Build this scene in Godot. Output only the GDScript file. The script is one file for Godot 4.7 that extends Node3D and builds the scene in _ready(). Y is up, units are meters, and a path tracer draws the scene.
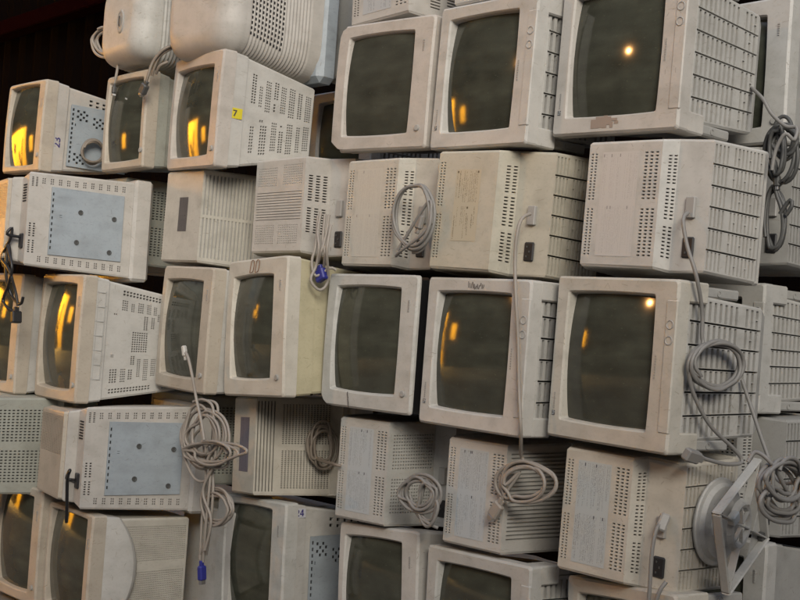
extends Node3D

# ---------------------------------------------------------------- small tools
var XF := Transform3D.IDENTITY          # where the piece being built sits in its thing
var mats := {}
var texs := {}
var rng := RandomNumberGenerator.new()

func st_new() -> SurfaceTool:
	var s := SurfaceTool.new()
	s.begin(Mesh.PRIMITIVE_TRIANGLES)
	return s

func tri(s: SurfaceTool, a: Vector3, b: Vector3, c: Vector3) -> void:
	var A := XF * a; var B := XF * b; var C := XF * c
	var n := (C - A).cross(B - A).normalized()
	for p in [A, B, C]:
		s.set_normal(n); s.add_vertex(p)

func quad(s: SurfaceTool, a: Vector3, b: Vector3, c: Vector3, d: Vector3) -> void:
	tri(s, a, b, c); tri(s, a, c, d)

func uvquad(s: SurfaceTool, a: Vector3, b: Vector3, c: Vector3, d: Vector3) -> void:
	var v := [XF * a, XF * b, XF * c, XF * d]
	var t := [Vector2(0, 0), Vector2(1, 0), Vector2(1, 1), Vector2(0, 1)]
	var n: Vector3 = (v[2] - v[0]).cross(v[1] - v[0]).normalized()
	for i in [0, 1, 2, 0, 2, 3]:
		s.set_normal(n); s.set_uv(t[i]); s.add_vertex(v[i])

func ntri(s: SurfaceTool, a: Vector3, b: Vector3, c: Vector3, na: Vector3, nb: Vector3, nc: Vector3) -> void:
	var v := [a, b, c]; var n := [na, nb, nc]
	for i in 3:
		s.set_normal((XF.basis * n[i]).normalized()); s.add_vertex(XF * (v[i] as Vector3))

# a box with chamfered edges, c = centre, z = full size
func bx(s: SurfaceTool, c: Vector3, z: Vector3, b := 0.0, turn := Basis.IDENTITY) -> void:
	var keep := XF
	XF = XF * Transform3D(turn, c)
	var h := z * 0.5
	b = min(b, min(h.x, min(h.y, h.z)) * 0.9)
	for ax in 3:
		for sg in [-1.0, 1.0]:
			var i := (ax + 1) % 3; var j := (ax + 2) % 3
			var q := []
			for k in [[-1, -1], [1, -1], [1, 1], [-1, 1]]:
				var p := Vector3.ZERO
				p[ax] = sg * h[ax]; p[i] = k[0] * (h[i] - b); p[j] = k[1] * (h[j] - b)
				q.append(p)
			if sg > 0: quad(s, q[3], q[2], q[1], q[0])
			else: quad(s, q[0], q[1], q[2], q[3])
	if b > 0.0:
		for ax in 3:
			var i := (ax + 1) % 3; var j := (ax + 2) % 3
			for si in [-1.0, 1.0]:
				for sj in [-1.0, 1.0]:
					var q := []
					for e in [[-1, 0], [1, 0], [1, 1], [-1, 1]]:
						var p := Vector3.ZERO
						p[ax] = e[0] * (h[ax] - b)
						p[i] = si * (h[i] - (0.0 if e[1] == 0 else b))
						p[j] = sj * (h[j] - (b if e[1] == 0 else 0.0))
						q.append(p)
					if si * sj > 0: quad(s, q[0], q[1], q[2], q[3])
					else: quad(s, q[3], q[2], q[1], q[0])
		for sx in [-1.0, 1.0]:
			for sy in [-1.0, 1.0]:
				for sz in [-1.0, 1.0]:
					var p0 := Vector3(sx * h.x, sy * (h.y - b), sz * (h.z - b))
					var p1 := Vector3(sx * (h.x - b), sy * h.y, sz * (h.z - b))
					var p2 := Vector3(sx * (h.x - b), sy * (h.y - b), sz * h.z)
					if sx * sy * sz > 0: tri(s, p0, p2, p1)
					else: tri(s, p0, p1, p2)
	XF = keep

# a lathed stack of rings about an axis: prof = [[along, radius], ...]
func lathe(s: SurfaceTool, at: Vector3, axis: Vector3, prof: Array, n := 20) -> void:
	axis = axis.normalized()
	var u := axis.cross(Vector3.UP if absf(axis.y) < 0.9 else Vector3.RIGHT).normalized()
	var w := axis.cross(u)
	for k in prof.size() - 1:
		for i in n:
			var a0 := TAU * i / n; var a1 := TAU * (i + 1) / n
			var d0 := u * cos(a0) + w * sin(a0); var d1 := u * cos(a1) + w * sin(a1)
			var p: Vector3 = at + axis * prof[k][0]; var q: Vector3 = at + axis * prof[k + 1][0]
			quad(s, p + d0 * prof[k][1], q + d0 * prof[k + 1][1], q + d1 * prof[k + 1][1], p + d1 * prof[k][1])

func smooth(pts: Array, step := 0.012) -> Array:
	var c := Curve3D.new(); c.bake_interval = step
	for i in pts.size():
		var t: Vector3 = (pts[min(i + 1, pts.size() - 1)] - pts[max(i - 1, 0)]) * 0.5 / 3.0
		c.add_point(pts[i], -t, t)
	return Array(c.get_baked_points())

func tube(s: SurfaceTool, pts: Array, r: float, n := 7) -> void:
	var u := Vector3.ZERO
	var rings := []
	for i in pts.size():
		var t: Vector3 = (pts[min(i + 1, pts.size() - 1)] - pts[max(i - 1, 0)]).normalized()
		if i == 0: u = t.cross(Vector3.UP if absf(t.y) < 0.9 else Vector3.RIGHT).normalized()
		else:
			u = (u - t * u.dot(t)).normalized()
		var w := t.cross(u)
		var ring := []
		for k in n:
			var d := u * cos(TAU * k / n) + w * sin(TAU * k / n)
			ring.append([pts[i] + d * r, d])
		rings.append(ring)
	for i in rings.size() - 1:
		for k in n:
			var a = rings[i][k]; var b = rings[i + 1][k]; var c = rings[i + 1][(k + 1) % n]; var d = rings[i][(k + 1) % n]
			ntri(s, a[0], b[0], c[0], a[1], b[1], c[1]); ntri(s, a[0], c[0], d[0], a[1], c[1], d[1])
	for e in [0, rings.size() - 1]:
		for k in n:
			var a = rings[e][k]; var b = rings[e][(k + 1) % n]
			if e == 0: tri(s, pts[e], a[0], b[0])
			else: tri(s, pts[e], b[0], a[0])

# a four-cornered sheet (top left, top right, bottom right, bottom left seen from outside) with real rectangular
# openings sunk into it: holes are Rect2 in 0..1; their walls go to s, their floors to f
func face(s: SurfaceTool, f: SurfaceTool, A: Vector3, B: Vector3, C: Vector3, D: Vector3, holes := [], depth := 0.006) -> void:
	if holes.is_empty():
		quad(s, A, B, C, D); return
	var us := {0: 1, 10000: 1}; var vs := {0: 1, 10000: 1}
	for h in holes:
		us[int(round(h.position.x * 10000))] = 1; us[int(round(h.end.x * 10000))] = 1
		vs[int(round(h.position.y * 10000))] = 1; vs[int(round(h.end.y * 10000))] = 1
	var U := us.keys(); U.sort(); var V := vs.keys(); V.sort()
	var n := (C - A).cross(B - A).normalized()
	var P := func(u: int, v: int) -> Vector3:
		var x := u / 10000.0; var y := v / 10000.0
		return A.lerp(B, x).lerp(D.lerp(C, x), y)
	var mask := {}
	for h in holes:
		var u0 := U.find(int(round(h.position.x * 10000))); var u1 := U.find(int(round(h.end.x * 10000)))
		var v0 := V.find(int(round(h.position.y * 10000))); var v1 := V.find(int(round(h.end.y * 10000)))
		for i in range(u0, u1):
			for j in range(v0, v1): mask[i * 4096 + j] = 1
		var a: Vector3 = P.call(U[u0], V[v0]); var b: Vector3 = P.call(U[u1], V[v0]); var c: Vector3 = P.call(U[u1], V[v1]); var d: Vector3 = P.call(U[u0], V[v1])
		var o := n * depth
		quad(s, a, b, b - o, a - o); quad(s, b, c, c - o, b - o); quad(s, c, d, d - o, c - o); quad(s, d, a, a - o, d - o)
		quad(f, a - o, b - o, c - o, d - o)
	for j in V.size() - 1:
		var i := 0
		while i < U.size() - 1:
			if mask.has(i * 4096 + j): i += 1; continue
			var k := i
			while k < U.size() - 1 and not mask.has(k * 4096 + j): k += 1
			quad(s, P.call(U[i], V[j]), P.call(U[k], V[j]), P.call(U[k], V[j + 1]), P.call(U[i], V[j + 1]))
			i = k

# a block of nu x nv openings inside u0..u1, v0..v1, each filling fu x fv of its cell
func grid(u0: float, v0: float, u1: float, v1: float, nu: int, nv: int, fu := 0.55, fv := 0.55) -> Array:
	var r := []
	var du := (u1 - u0) / nu; var dv := (v1 - v0) / nv
	for i in nu:
		for j in nv: r.append(Rect2(u0 + du * (i + 0.5 - fu / 2), v0 + dv * (j + 0.5 - fv / 2), du * fu, dv * fv))
	return r

# an upright extrusion: outline points [x, z, half height] from left-rear round the viewer's side to right-rear; pats = {edge: [holes, depth]}
func extr(s: SurfaceTool, f: SurfaceTool, poly: Array, pats := {}, b := 0.006) -> void:
	var cen := Vector2.ZERO
	for p in poly: cen += Vector2(p[0], p[1]) / poly.size()
	for i in poly.size() - 1:
		var p = poly[i]; var q = poly[i + 1]
		var A := Vector3(p[0], p[2] - b, p[1]); var B := Vector3(q[0], q[2] - b, q[1])
		var C := Vector3(q[0], -q[2] + b, q[1]); var D := Vector3(p[0], -p[2] + b, p[1])
		if pats.has(i): face(s, f, A, B, C, D, pats[i][0], pats[i][1])
		else: quad(s, A, B, C, D)
	for sg in [1.0, -1.0]:
		var inner := []
		for p in poly:
			var v := Vector2(p[0], p[1]); var w := v + (cen - v).normalized() * b
			inner.append(Vector3(w.x, sg * p[2], w.y))
		for i in poly.size() - 1:
			var p = poly[i]; var q = poly[i + 1]
			var a := Vector3(p[0], sg * (p[2] - b), p[1]); var c := Vector3(q[0], sg * (q[2] - b), q[1])
			if sg > 0: quad(s, inner[i], inner[i + 1], c, a)
			else: quad(s, a, c, inner[i + 1], inner[i])
		for i in range(1, poly.size() - 1):
			if sg > 0: tri(s, inner[0], inner[i + 1], inner[i])
			else: tri(s, inner[0], inner[i], inner[i + 1])

func part(called: String, s: SurfaceTool, m: Material, parent: Node, f: SurfaceTool = null, fm: Material = null) -> MeshInstance3D:
	var mesh := s.commit()
	var o := MeshInstance3D.new()
	mesh.surface_set_material(0, m)
	if f != null:
		var arr := f.commit_to_arrays()
		if arr[Mesh.ARRAY_VERTEX] != null and arr[Mesh.ARRAY_VERTEX].size() > 0:
			f.commit(mesh); mesh.surface_set_material(1, fm)
	o.mesh = mesh; o.name = called
	parent.add_child(o, true)
	return o

func stuff(o: Node) -> void: o.set_meta("kind", "stuff")

var used := {}
func numbered(n: String) -> String:
	var k: int = used.get(n, 0)
	used[n] = k + 1
	return n if k == 0 else "%s_%03d" % [n, k]

func thing(called: String, label: String, category: String, group := "") -> Node3D:
	var o := Node3D.new(); o.name = numbered(called); add_child(o)
	if label != "": o.set_meta("label", label)
	if category != "": o.set_meta("category", category)
	if group != "": o.set_meta("group", group)
	return o

# ---------------------------------------------------------------- materials
func rgb(r: float, g: float, b: float) -> Color: return Color(r, g, b).linear_to_srgb()

func grime_texture(seed_: int, strength: float) -> ImageTexture:
	var a := FastNoiseLite.new(); a.seed = seed_; a.frequency = 0.012; a.fractal_octaves = 5
	var c := FastNoiseLite.new(); c.seed = seed_ + 7; c.frequency = 0.09; c.fractal_octaves = 3
	var e := FastNoiseLite.new(); e.seed = seed_ + 13; e.frequency = 0.02; e.fractal_octaves = 4
	var ia := a.get_seamless_image(384, 384); var ic := c.get_seamless_image(384, 384)
	var im := Image.create(384, 384, false, Image.FORMAT_RGB8)
	for y in 384:
		for x in 384:
			var n := ia.get_pixel(x, y).r; var m := ic.get_pixel(x, y).r
			var d := clampf((n - 0.45) * 1.7, 0, 1) * 0.55 + clampf((m - 0.62) * 3.0, 0, 1) * 0.35
			var ang := TAU * x / 384.0; var an2 := TAU * y / 384.0
			var sk := e.get_noise_3d(cos(ang) * 120.0, sin(ang) * 120.0, cos(an2) * 40.0)
			d += clampf((sk - 0.05) * 1.6, 0, 1) * 0.10
			d *= strength
			im.set_pixel(x, y, Color(1.0 - d * 0.54, 1.0 - d * 0.56, 1.0 - d * 0.59))
	rng.seed = seed_
	for k in 150:                                    # scuffs and specks
		var p := Vector2(rng.randf() * 384, rng.randf() * 384); var ang := rng.randf() * TAU
		var l := rng.randf_range(1, 16) if k % 3 == 0 else rng.randf_range(1, 3)
		var v := rng.randf_range(0.6, 0.85)
		for t in int(l):
			var q := p + Vector2(cos(ang), sin(ang)) * t
			im.set_pixel(posmod(int(q.x), 384), posmod(int(q.y), 384), Color(v, v * 0.93, v * 0.84))
	return ImageTexture.create_from_image(im)

func plastic(key: String, c: Color, rough := 0.48) -> StandardMaterial3D:
	if mats.has(key): return mats[key]
	var m := StandardMaterial3D.new()
	m.albedo_color = c; m.roughness = rough; m.metallic_specular = 0.4
	var t: String = "grime%d" % (mats.size() % 3)
	if not texs.has(t): texs[t] = grime_texture(11 + mats.size() * 5, 0.38)
	m.albedo_texture = texs[t]
	m.uv1_triplanar = true; m.uv1_world_triplanar = true; m.uv1_scale = Vector3.ONE * 2.3
	m.uv1_offset = Vector3(mats.size() * 0.37, mats.size() * 0.21, 0)
	mats[key] = m
	return m

func plain(key: String, c: Color, rough := 0.6, metal := 0.0) -> StandardMaterial3D:
	if mats.has(key): return mats[key]
	var m := StandardMaterial3D.new()
	m.albedo_color = c; m.roughness = rough; m.metallic = metal; m.metallic_specular = 0.05 if rough > 0.92 else 0.5
	mats[key] = m
	return m

func M(k: String) -> Material:
	match k:
		"pink": return plastic(k, rgb(0.475, 0.450, 0.412))
		"white": return plastic(k, rgb(0.505, 0.490, 0.455))
		"grey": return plastic(k, rgb(0.450, 0.442, 0.415))
		"cream": return plastic(k, rgb(0.485, 0.455, 0.375))
		"yellow": return plastic(k, rgb(0.490, 0.445, 0.300))
		"tan": return plastic(k, rgb(0.440, 0.390, 0.320))  # left-facing fronts and caps: warm light put into the colour
		"rose": return plastic(k, rgb(0.470, 0.432, 0.388))
		"ash": return plastic(k, rgb(0.480, 0.473, 0.440))
		"ivory": return plastic(k, rgb(0.530, 0.495, 0.425))
		"bone": return plastic(k, rgb(0.500, 0.472, 0.410))
		"sage": return plastic(k, rgb(0.36, 0.365, 0.32))
		"shade": return plastic(k, rgb(0.350, 0.345, 0.325))
		"plate": return plastic(k, rgb(0.33, 0.37, 0.40), 0.42)
		"label": return plastic(k, rgb(0.42, 0.45, 0.46), 0.5)
		"slot": return plain(k, rgb(0.07, 0.069, 0.065), 0.8)  # floors of rib gaps: recess shade put into a darker colour
		"hole": return plain(k, rgb(0.018, 0.017, 0.016), 0.9)  # vent floors: darkness of the closed interior put into the colour
		"knob": return plain(k, rgb(0.34, 0.33, 0.31), 0.45)
		"socket": return plain(k, rgb(0.02, 0.02, 0.022), 0.4)
		"ink": return plain(k, rgb(0.06, 0.055, 0.055), 0.7)
		"blueink": return plain(k, rgb(0.05, 0.04, 0.16), 0.7)
		"metal": return plain(k, rgb(0.55, 0.55, 0.55), 0.3, 0.9)
		"cable": return plain(k, rgb(0.30, 0.27, 0.235), 0.55)
		"cablegrey": return plain(k, rgb(0.23, 0.22, 0.205), 0.55)
		"cabledark": return plain(k, rgb(0.075, 0.075, 0.072), 0.5)
		"cablebrown": return plain(k, rgb(0.21, 0.175, 0.14), 0.5)
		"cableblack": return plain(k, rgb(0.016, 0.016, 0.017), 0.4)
		"blueplug": return plain(k, rgb(0.025, 0.03, 0.22), 0.4)
		"sticker": return plain(k, rgb(0.62, 0.52, 0.03), 0.5)
		"paper": return plain(k, rgb(0.50, 0.50, 0.53), 0.7)
		"bulb2":
			if mats.has(k): return mats[k]
			var e := plain(k, rgb(1, 0.8, 0.5), 0.5); e.emission_enabled = true; e.emission = Color(1, 0.8, 0.45); e.emission_energy_multiplier = 12.0
			return e
		"glass", "dusty_glass":
			if mats.has(k): return mats[k]
			var m := StandardMaterial3D.new()
			if not texs.has("dust"): texs["dust"] = dust_texture()
			m.albedo_color = rgb(0.125, 0.132, 0.104) if k == "glass" else rgb(0.115, 0.12, 0.096)
			m.albedo_texture = texs["dust"]
			m.uv1_triplanar = true; m.uv1_world_triplanar = true; m.uv1_scale = Vector3.ONE * 1.7
			m.roughness = 0.085 if k == "glass" else 0.5; m.metallic_specular = 0.5 if k == "glass" else 0.2
			mats[k] = m
			return m
	return plastic("grey", rgb(0.46, 0.44, 0.41))

# the film of dust, wipes and finger marks on the tubes
func dust_texture() -> ImageTexture:
	var a := FastNoiseLite.new(); a.seed = 71; a.frequency = 0.016; a.fractal_octaves = 5
	var b := FastNoiseLite.new(); b.seed = 72; b.frequency = 0.012; b.fractal_octaves = 4
	var ia := a.get_seamless_image(320, 320); var ib := b.get_seamless_image(320, 320)
	rng.seed = 73
	var im := Image.create(320, 320, false, Image.FORMAT_RGB8)
	for y in 320:
		for x in 320:
			var v := 0.50 + 0.22 * ia.get_pixel(x, y).r + 0.16 * ib.get_pixel((x + y / 2) % 320, (y * 3) % 320).r + rng.randf_range(-0.02, 0.02)
			im.set_pixel(x, y, Color(v, v, v * 0.985))
	for k in 260:
		var q := Vector2i(rng.randi_range(0, 316), rng.randi_range(0, 316)); var v := rng.randf_range(0.7, 1.0)
		im.fill_rect(Rect2i(q, Vector2i(1 + rng.randi_range(0, 1), 1)), Color(v, v, v * 0.95))
	return ImageTexture.create_from_image(im)

# printed rating label: lines of small print running up the turned monitor
func print_tex(key: String, sd: int, bg: Color, ink: Color, cols: int, dense: float) -> StandardMaterial3D:
	if mats.has(key): return mats[key]
	rng.seed = sd
	var w := cols * 8 + 8; var h := 300
	var im := Image.create(w, h, false, Image.FORMAT_RGB8); im.fill(bg)
	for blk in [[6, 138], [156, 292]]:
		var x := 4
		while x < w - 6:
			var kind := rng.randf()
			if kind < 0.12: x += 7; continue
			var y: int = blk[0] + (0 if kind < 0.8 else rng.randi_range(0, 40))
			var stop: int = blk[1] - (rng.randi_range(0, 70) if rng.randf() < 0.5 else 0)
			var big := 3 if rng.randf() < 0.15 else 2
			var tone := ink.lerp(bg, 1.0 - minf(1.0, dense * 1.7) * rng.randf_range(0.6, 1.0))
			while y < stop:
				if rng.randf() > 0.16: im.fill_rect(Rect2i(x + rng.randi_range(0, 1), y, big, rng.randi_range(1, 2)), tone)
				y += 3
			if rng.randf() < 0.10: im.fill_rect(Rect2i(x, blk[0], 5, 9), ink)
			x += rng.randi_range(5, 8)
	var m := StandardMaterial3D.new()
	m.albedo_texture = ImageTexture.create_from_image(im); m.roughness = 0.6
	mats[key] = m
	return m

# ---------------------------------------------------------------- monitor pieces (all in a frame: x right, y up from the middle, z to the viewer)
func outline(x0: float, x1: float, y0: float, y1: float, bul: float, rad: float, K := 12) -> Array:
	var r := []
	for e in 4:
		for k in K:
			var t := sin(PI / 2 * (2.0 * k / K - 1.0))
			var p: Vector2 = [Vector2(t, 1), Vector2(1, -t), Vector2(-t, -1), Vector2(-1, t)][e]
			var q := Vector2(p.x * (1 + bul * (1 - p.y * p.y)), p.y * (1 + bul * (1 - p.x * p.x)))
			var cx := 1.0 - rad
			if absf(p.x) > cx and absf(p.y) > cx and rad > 0.0:
				var c := Vector2(signf(p.x), signf(p.y)) * cx
				q = c + (p - c).normalized() * rad
			r.append(Vector2(lerpf(x0, x1, q.x * 0.5 + 0.5), lerpf(y0, y1, q.y * 0.5 + 0.5)))
	return r

func rings(s: SurfaceTool, a: Array, za: Array, b: Array, zb: Array) -> void:
	for i in a.size():
		var j := (i + 1) % a.size()
		quad(s, Vector3(a[i].x, a[i].y, za[i]), Vector3(a[j].x, a[j].y, za[j]), Vector3(b[j].x, b[j].y, zb[j]), Vector3(b[i].x, b[i].y, zb[i]))

# bezel and tube face. sc = screen x0,x1,y0,y1
func bezel_screen(root: Node3D, W: float, V: float, depth: float, sc: Array, mat: Material, o := {}) -> Array:
	var s := st_new()
	var N := 48
	var rad: float = o.get("corner", 0.05); var crown: float = o.get("crown", 0.0)
	var flat := func(z: float) -> Array: var r := []; r.resize(N); r.fill(z); return r
	var out := outline(-W / 2, W / 2, -V / 2, V / 2, 0.0, rad)
	var inn := outline(-W / 2 + 0.006, W / 2 - 0.006, -V / 2 + 0.006, V / 2 - 0.006, 0.0, rad)
	var op := outline(sc[0], sc[1], sc[2], sc[3], o.get("bulge", 0.018), 0.035)
	var op2 := outline(sc[0] + 0.004, sc[1] - 0.004, sc[2] + 0.004, sc[3] - 0.004, o.get("bulge", 0.018), 0.035)
	var gl := outline(sc[0] + 0.007, sc[1] - 0.007, sc[2] + 0.007, sc[3] - 0.007, o.get("bulge", 0.018), 0.04)
	var cx: float = (sc[0] + sc[1]) / 2; var cy: float = (sc[2] + sc[3]) / 2
	var R: float = o.get("radius", 0.95); var zc: float = o.get("sunk", 0.003)
	for c in o.get("cuts", []):                     # a corner of the bezel broken or cut off: [side, top or bottom, across, up]
		for q in [out, inn]:
			for i in N:
				var a: float = (W / 2 - q[i].x * c[0]) / c[2]; var b: float = (V / 2 - q[i].y * c[1]) / c[3]
				if a + b < 1.0:
					var k := (1.0 - a - b) / 2.0
					q[i] = Vector2(c[0] * (W / 2 - (a + k) * c[2]), c[1] * (V / 2 - (b + k) * c[3]))
	var zf := func(p: Vector2) -> float: return -crown * (pow(p.y / (V / 2), 2) + pow(p.x / (W / 2), 2)) * 0.5
	var zs := []; var zop := []; var zop2 := []; var zo := []
	for i in N:
		var q: Vector2 = gl[i]
		zs.append(-zc - (pow(q.x - cx, 2) + pow(q.y - cy, 2)) / (2 * R))
		zop.append(zf.call(op[i]) - 0.001); zop2.append(zf.call(op2[i]) - 0.006); zo.append(zf.call(inn[i]))
	var zo2 := []
	for z in zo: zo2.append(z - 0.006)
	rings(s, out, flat.call(-depth), out, zo2)
	rings(s, out, zo2, inn, zo)
	rings(s, inn, zo, op, zop)
	rings(s, op, zop, op2, zop2)
	rings(s, op2, zop2, gl, zs)
	for i in N:                                      # closes the back of the bezel
		var j := (i + 1) % N
		tri(s, Vector3(0, 0, -depth - 0.09), Vector3(out[j].x, out[j].y, -depth), Vector3(out[i].x, out[i].y, -depth))
	for e in o.get("blocks", []): bx(s, e[0], e[1], 0.004)
	var bz := part("bezel", s, mat, root)
	var g := st_new()
	var L := [1.0, 0.8, 0.6, 0.4, 0.2, 0.0]
	var pt := func(i: int, f: float) -> Vector3:
		var x: float = (gl[i].x - cx) * f; var y: float = (gl[i].y - cy) * f
		return Vector3(cx + x, cy + y, -zc - (x * x + y * y) / (2 * R))
	var nm := func(v: Vector3) -> Vector3: return Vector3((v.x - cx) / R, (v.y - cy) / R, 1).normalized()
	for k in 5:
		for i in N:
			var j := (i + 1) % N
			var a: Vector3 = pt.call(i, L[k]); var b: Vector3 = pt.call(j, L[k]); var c: Vector3 = pt.call(j, L[k + 1]); var d: Vector3 = pt.call(i, L[k + 1])
			ntri(g, a, b, c, nm.call(a), nm.call(b), nm.call(c))
			if k < 4: ntri(g, a, c, d, nm.call(a), nm.call(c), nm.call(d))
	var gp := part("screen", g, M(o.get("glass", "glass")), root)
	return [bz, gp]

func text(called: String, words: String, size: float, m: Material, parent: Node, at: Vector3, turn: Basis) -> void:
	var t := TextMesh.new()
	var f := SystemFont.new(); f.font_names = PackedStringArray(["Droid Sans"]); f.font_weight = 700
	t.font = f; t.font_size = 32; t.pixel_size = size / 24.0; t.depth = 0.0012; t.text = words; t.material = m
	var o := MeshInstance3D.new(); o.mesh = t; o.name = called; o.transform = XF * Transform3D(turn, at)
	parent.add_child(o, true)

# buttons, groove, badge and model print of the large HP-like front
func front_details(root: Node3D, V: float, x: float, H: float) -> void:
	for y in [0.100, 0.062]:
		var s := st_new()
		lathe(s, Vector3(x, y, 0.0), Vector3(0, 0, 1), [[-0.002, 0.0115], [0.003, 0.0115], [0.004, 0.010], [0.0015, 0.0085], [0.0015, 0.0]], 18)
		part("knob", s, M("knob"), root)
	var g := st_new()
	bx(g, Vector3(x - 0.002, -0.045, 0.0004), Vector3(0.010, 0.150, 0.0018), 0.0006)
	part("control_flap", g, M("shade"), root)
	var l := st_new()
	bx(l, Vector3(-H / 2 + 0.022, -V / 2 + 0.062, 0.0003), Vector3(0.009, 0.012, 0.0012), 0.0)
	var b := part("badge", l, M("ink"), root)
	text("badge_letters", "hp", 0.007, M("label"), b, Vector3(-H / 2 + 0.022, -V / 2 + 0.062, 0.0009), Basis(Vector3(0, 0, 1), PI / 2))
	var p := st_new()
	rng.seed = int(V * 977)
	for k in 9:                                     # the line of tiny model print up the right of the screen
		bx(p, Vector3(x - 0.038, -0.03 + k * 0.0065, 0.0003), Vector3(rng.randf_range(0.003, 0.0048), 0.0042, 0.0009))
	part("model_print", p, M("shade"), root)
	var p2 := st_new()
	for k in 8:
		bx(p2, Vector3(-H / 2 + 0.022, -V / 2 + 0.075 + k * 0.0055, 0.0003), Vector3(0.0045, 0.0036, 0.0009))
	part("maker_print", p2, M("shade"), root)

# ribbed underside: slots between raised bars on the viewer's right, five bands separated by grooves
func rib_holes(skip := 3) -> Array:
	var r := []
	for b in 6:
		var v0 := b / 6.0 + 0.013; var v1 := (b + 1) / 6.0 - 0.009
		var mid := 0.5 * (v0 + v1)
		for c in 13:
			if c == skip + 1: continue
			var u := 0.022 + c * 0.0745
			if c > skip + 1 and (c + b) % 3 == 0:
				r.append(Rect2(u, v0, 0.035, mid - v0 - 0.004)); r.append(Rect2(u, mid + 0.004, 0.035, v1 - mid - 0.004))
			else: r.append(Rect2(u, v0, 0.035, v1 - v0))
		if b < 5: r.append(Rect2(0.0, v1 + 0.004, 1.0, 0.014))
	return r

func big_front(root: Node3D, V: float, H: float, tint: String, o := {}) -> void:
	var sc := [-H / 2 + 0.041, H / 2 - 0.070, -V / 2 + 0.045, V / 2 - 0.037]
	var bl := []
	for sg in [-1.0, 1.0]: bl.append([Vector3(H / 2 - 0.032, sg * (V / 2 - 0.027), -0.078), Vector3(0.060, 0.052, 0.075)])
	bezel_screen(root, H, V, 0.042, sc, M(tint), {"blocks": bl, "radius": 0.88, "glass": o.get("glass", "glass"), "cuts": o.get("cuts", []), "corner": o.get("corner", 0.04)})
	# chin plate, a little proud of the bezel
	var s := st_new()
	bx(s, Vector3(H / 2 - 0.0165, 0, -0.003), Vector3(0.034, V - 0.10, 0.010), 0.003)
	part("control_strip", s, M(tint), root)
	front_details(root, V, H / 2 - 0.018, H)
	var h := st_new(); var d := st_new()
	var poly := [[-H / 2 + 0.03, -0.40, V / 2 - 0.06], [-H / 2 + 0.012, -0.04, V / 2 - 0.012], [H / 2 - 0.022, -0.04, V / 2 - 0.03], [H / 2 - 0.012, -0.062, V / 2 - 0.03], [H / 2 - 0.020, -0.355, V / 2 - 0.045], [H / 2 - 0.040, -0.395, V / 2 - 0.06]]
	extr(h, d, poly, {3: [rib_holes(o.get("skip", 8)), 0.013]})
	part("ribbed_housing", h, M("grey"), root, d, M("slot"))
	for sg in [-1.0, 1.0]:                          # screw bosses at both ends of the ribs
		var e := st_new()
		bx(e, Vector3(H / 2 - 0.030, sg * (V / 2 - 0.022), -0.185), Vector3(0.03, 0.026, 0.13), 0.004)
		lathe(e, Vector3(H / 2 - 0.016, sg * (V / 2 - 0.022), -0.17), Vector3(1, 0, 0), [[0, 0.009], [0.003, 0.009], [0.003, 0.005], [0.0005, 0.005], [0.0005, 0]], 12)
		part("screw_boss", e, M("shade"), root)

func rear_sockets(root: Node3D, x: float, z: float, plug: bool, m := "knob") -> void:
	var s := st_new()
	bx(s, Vector3(x, -0.004, z + 0.004), Vector3(0.026, 0.052, 0.012), 0.002)
	part("video_port", s, M(m), root)
	var k := st_new()
	for e in [[Vector3(x, -0.102, z + 0.002), Vector3(0.034, 0.052, 0.008)]]: bx(k, e[0], e[1], 0.006)
	var so := part("power_socket", k, M("socket"), root)
	var p := st_new()
	for y in [-0.013, 0.0, 0.013]: bx(p, Vector3(x + (0.005 if y == 0.0 else -0.004), -0.102 + y, z + 0.007), Vector3(0.003, 0.005, 0.005))
	part("socket_pin", p, M("cabledark"), so)

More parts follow.
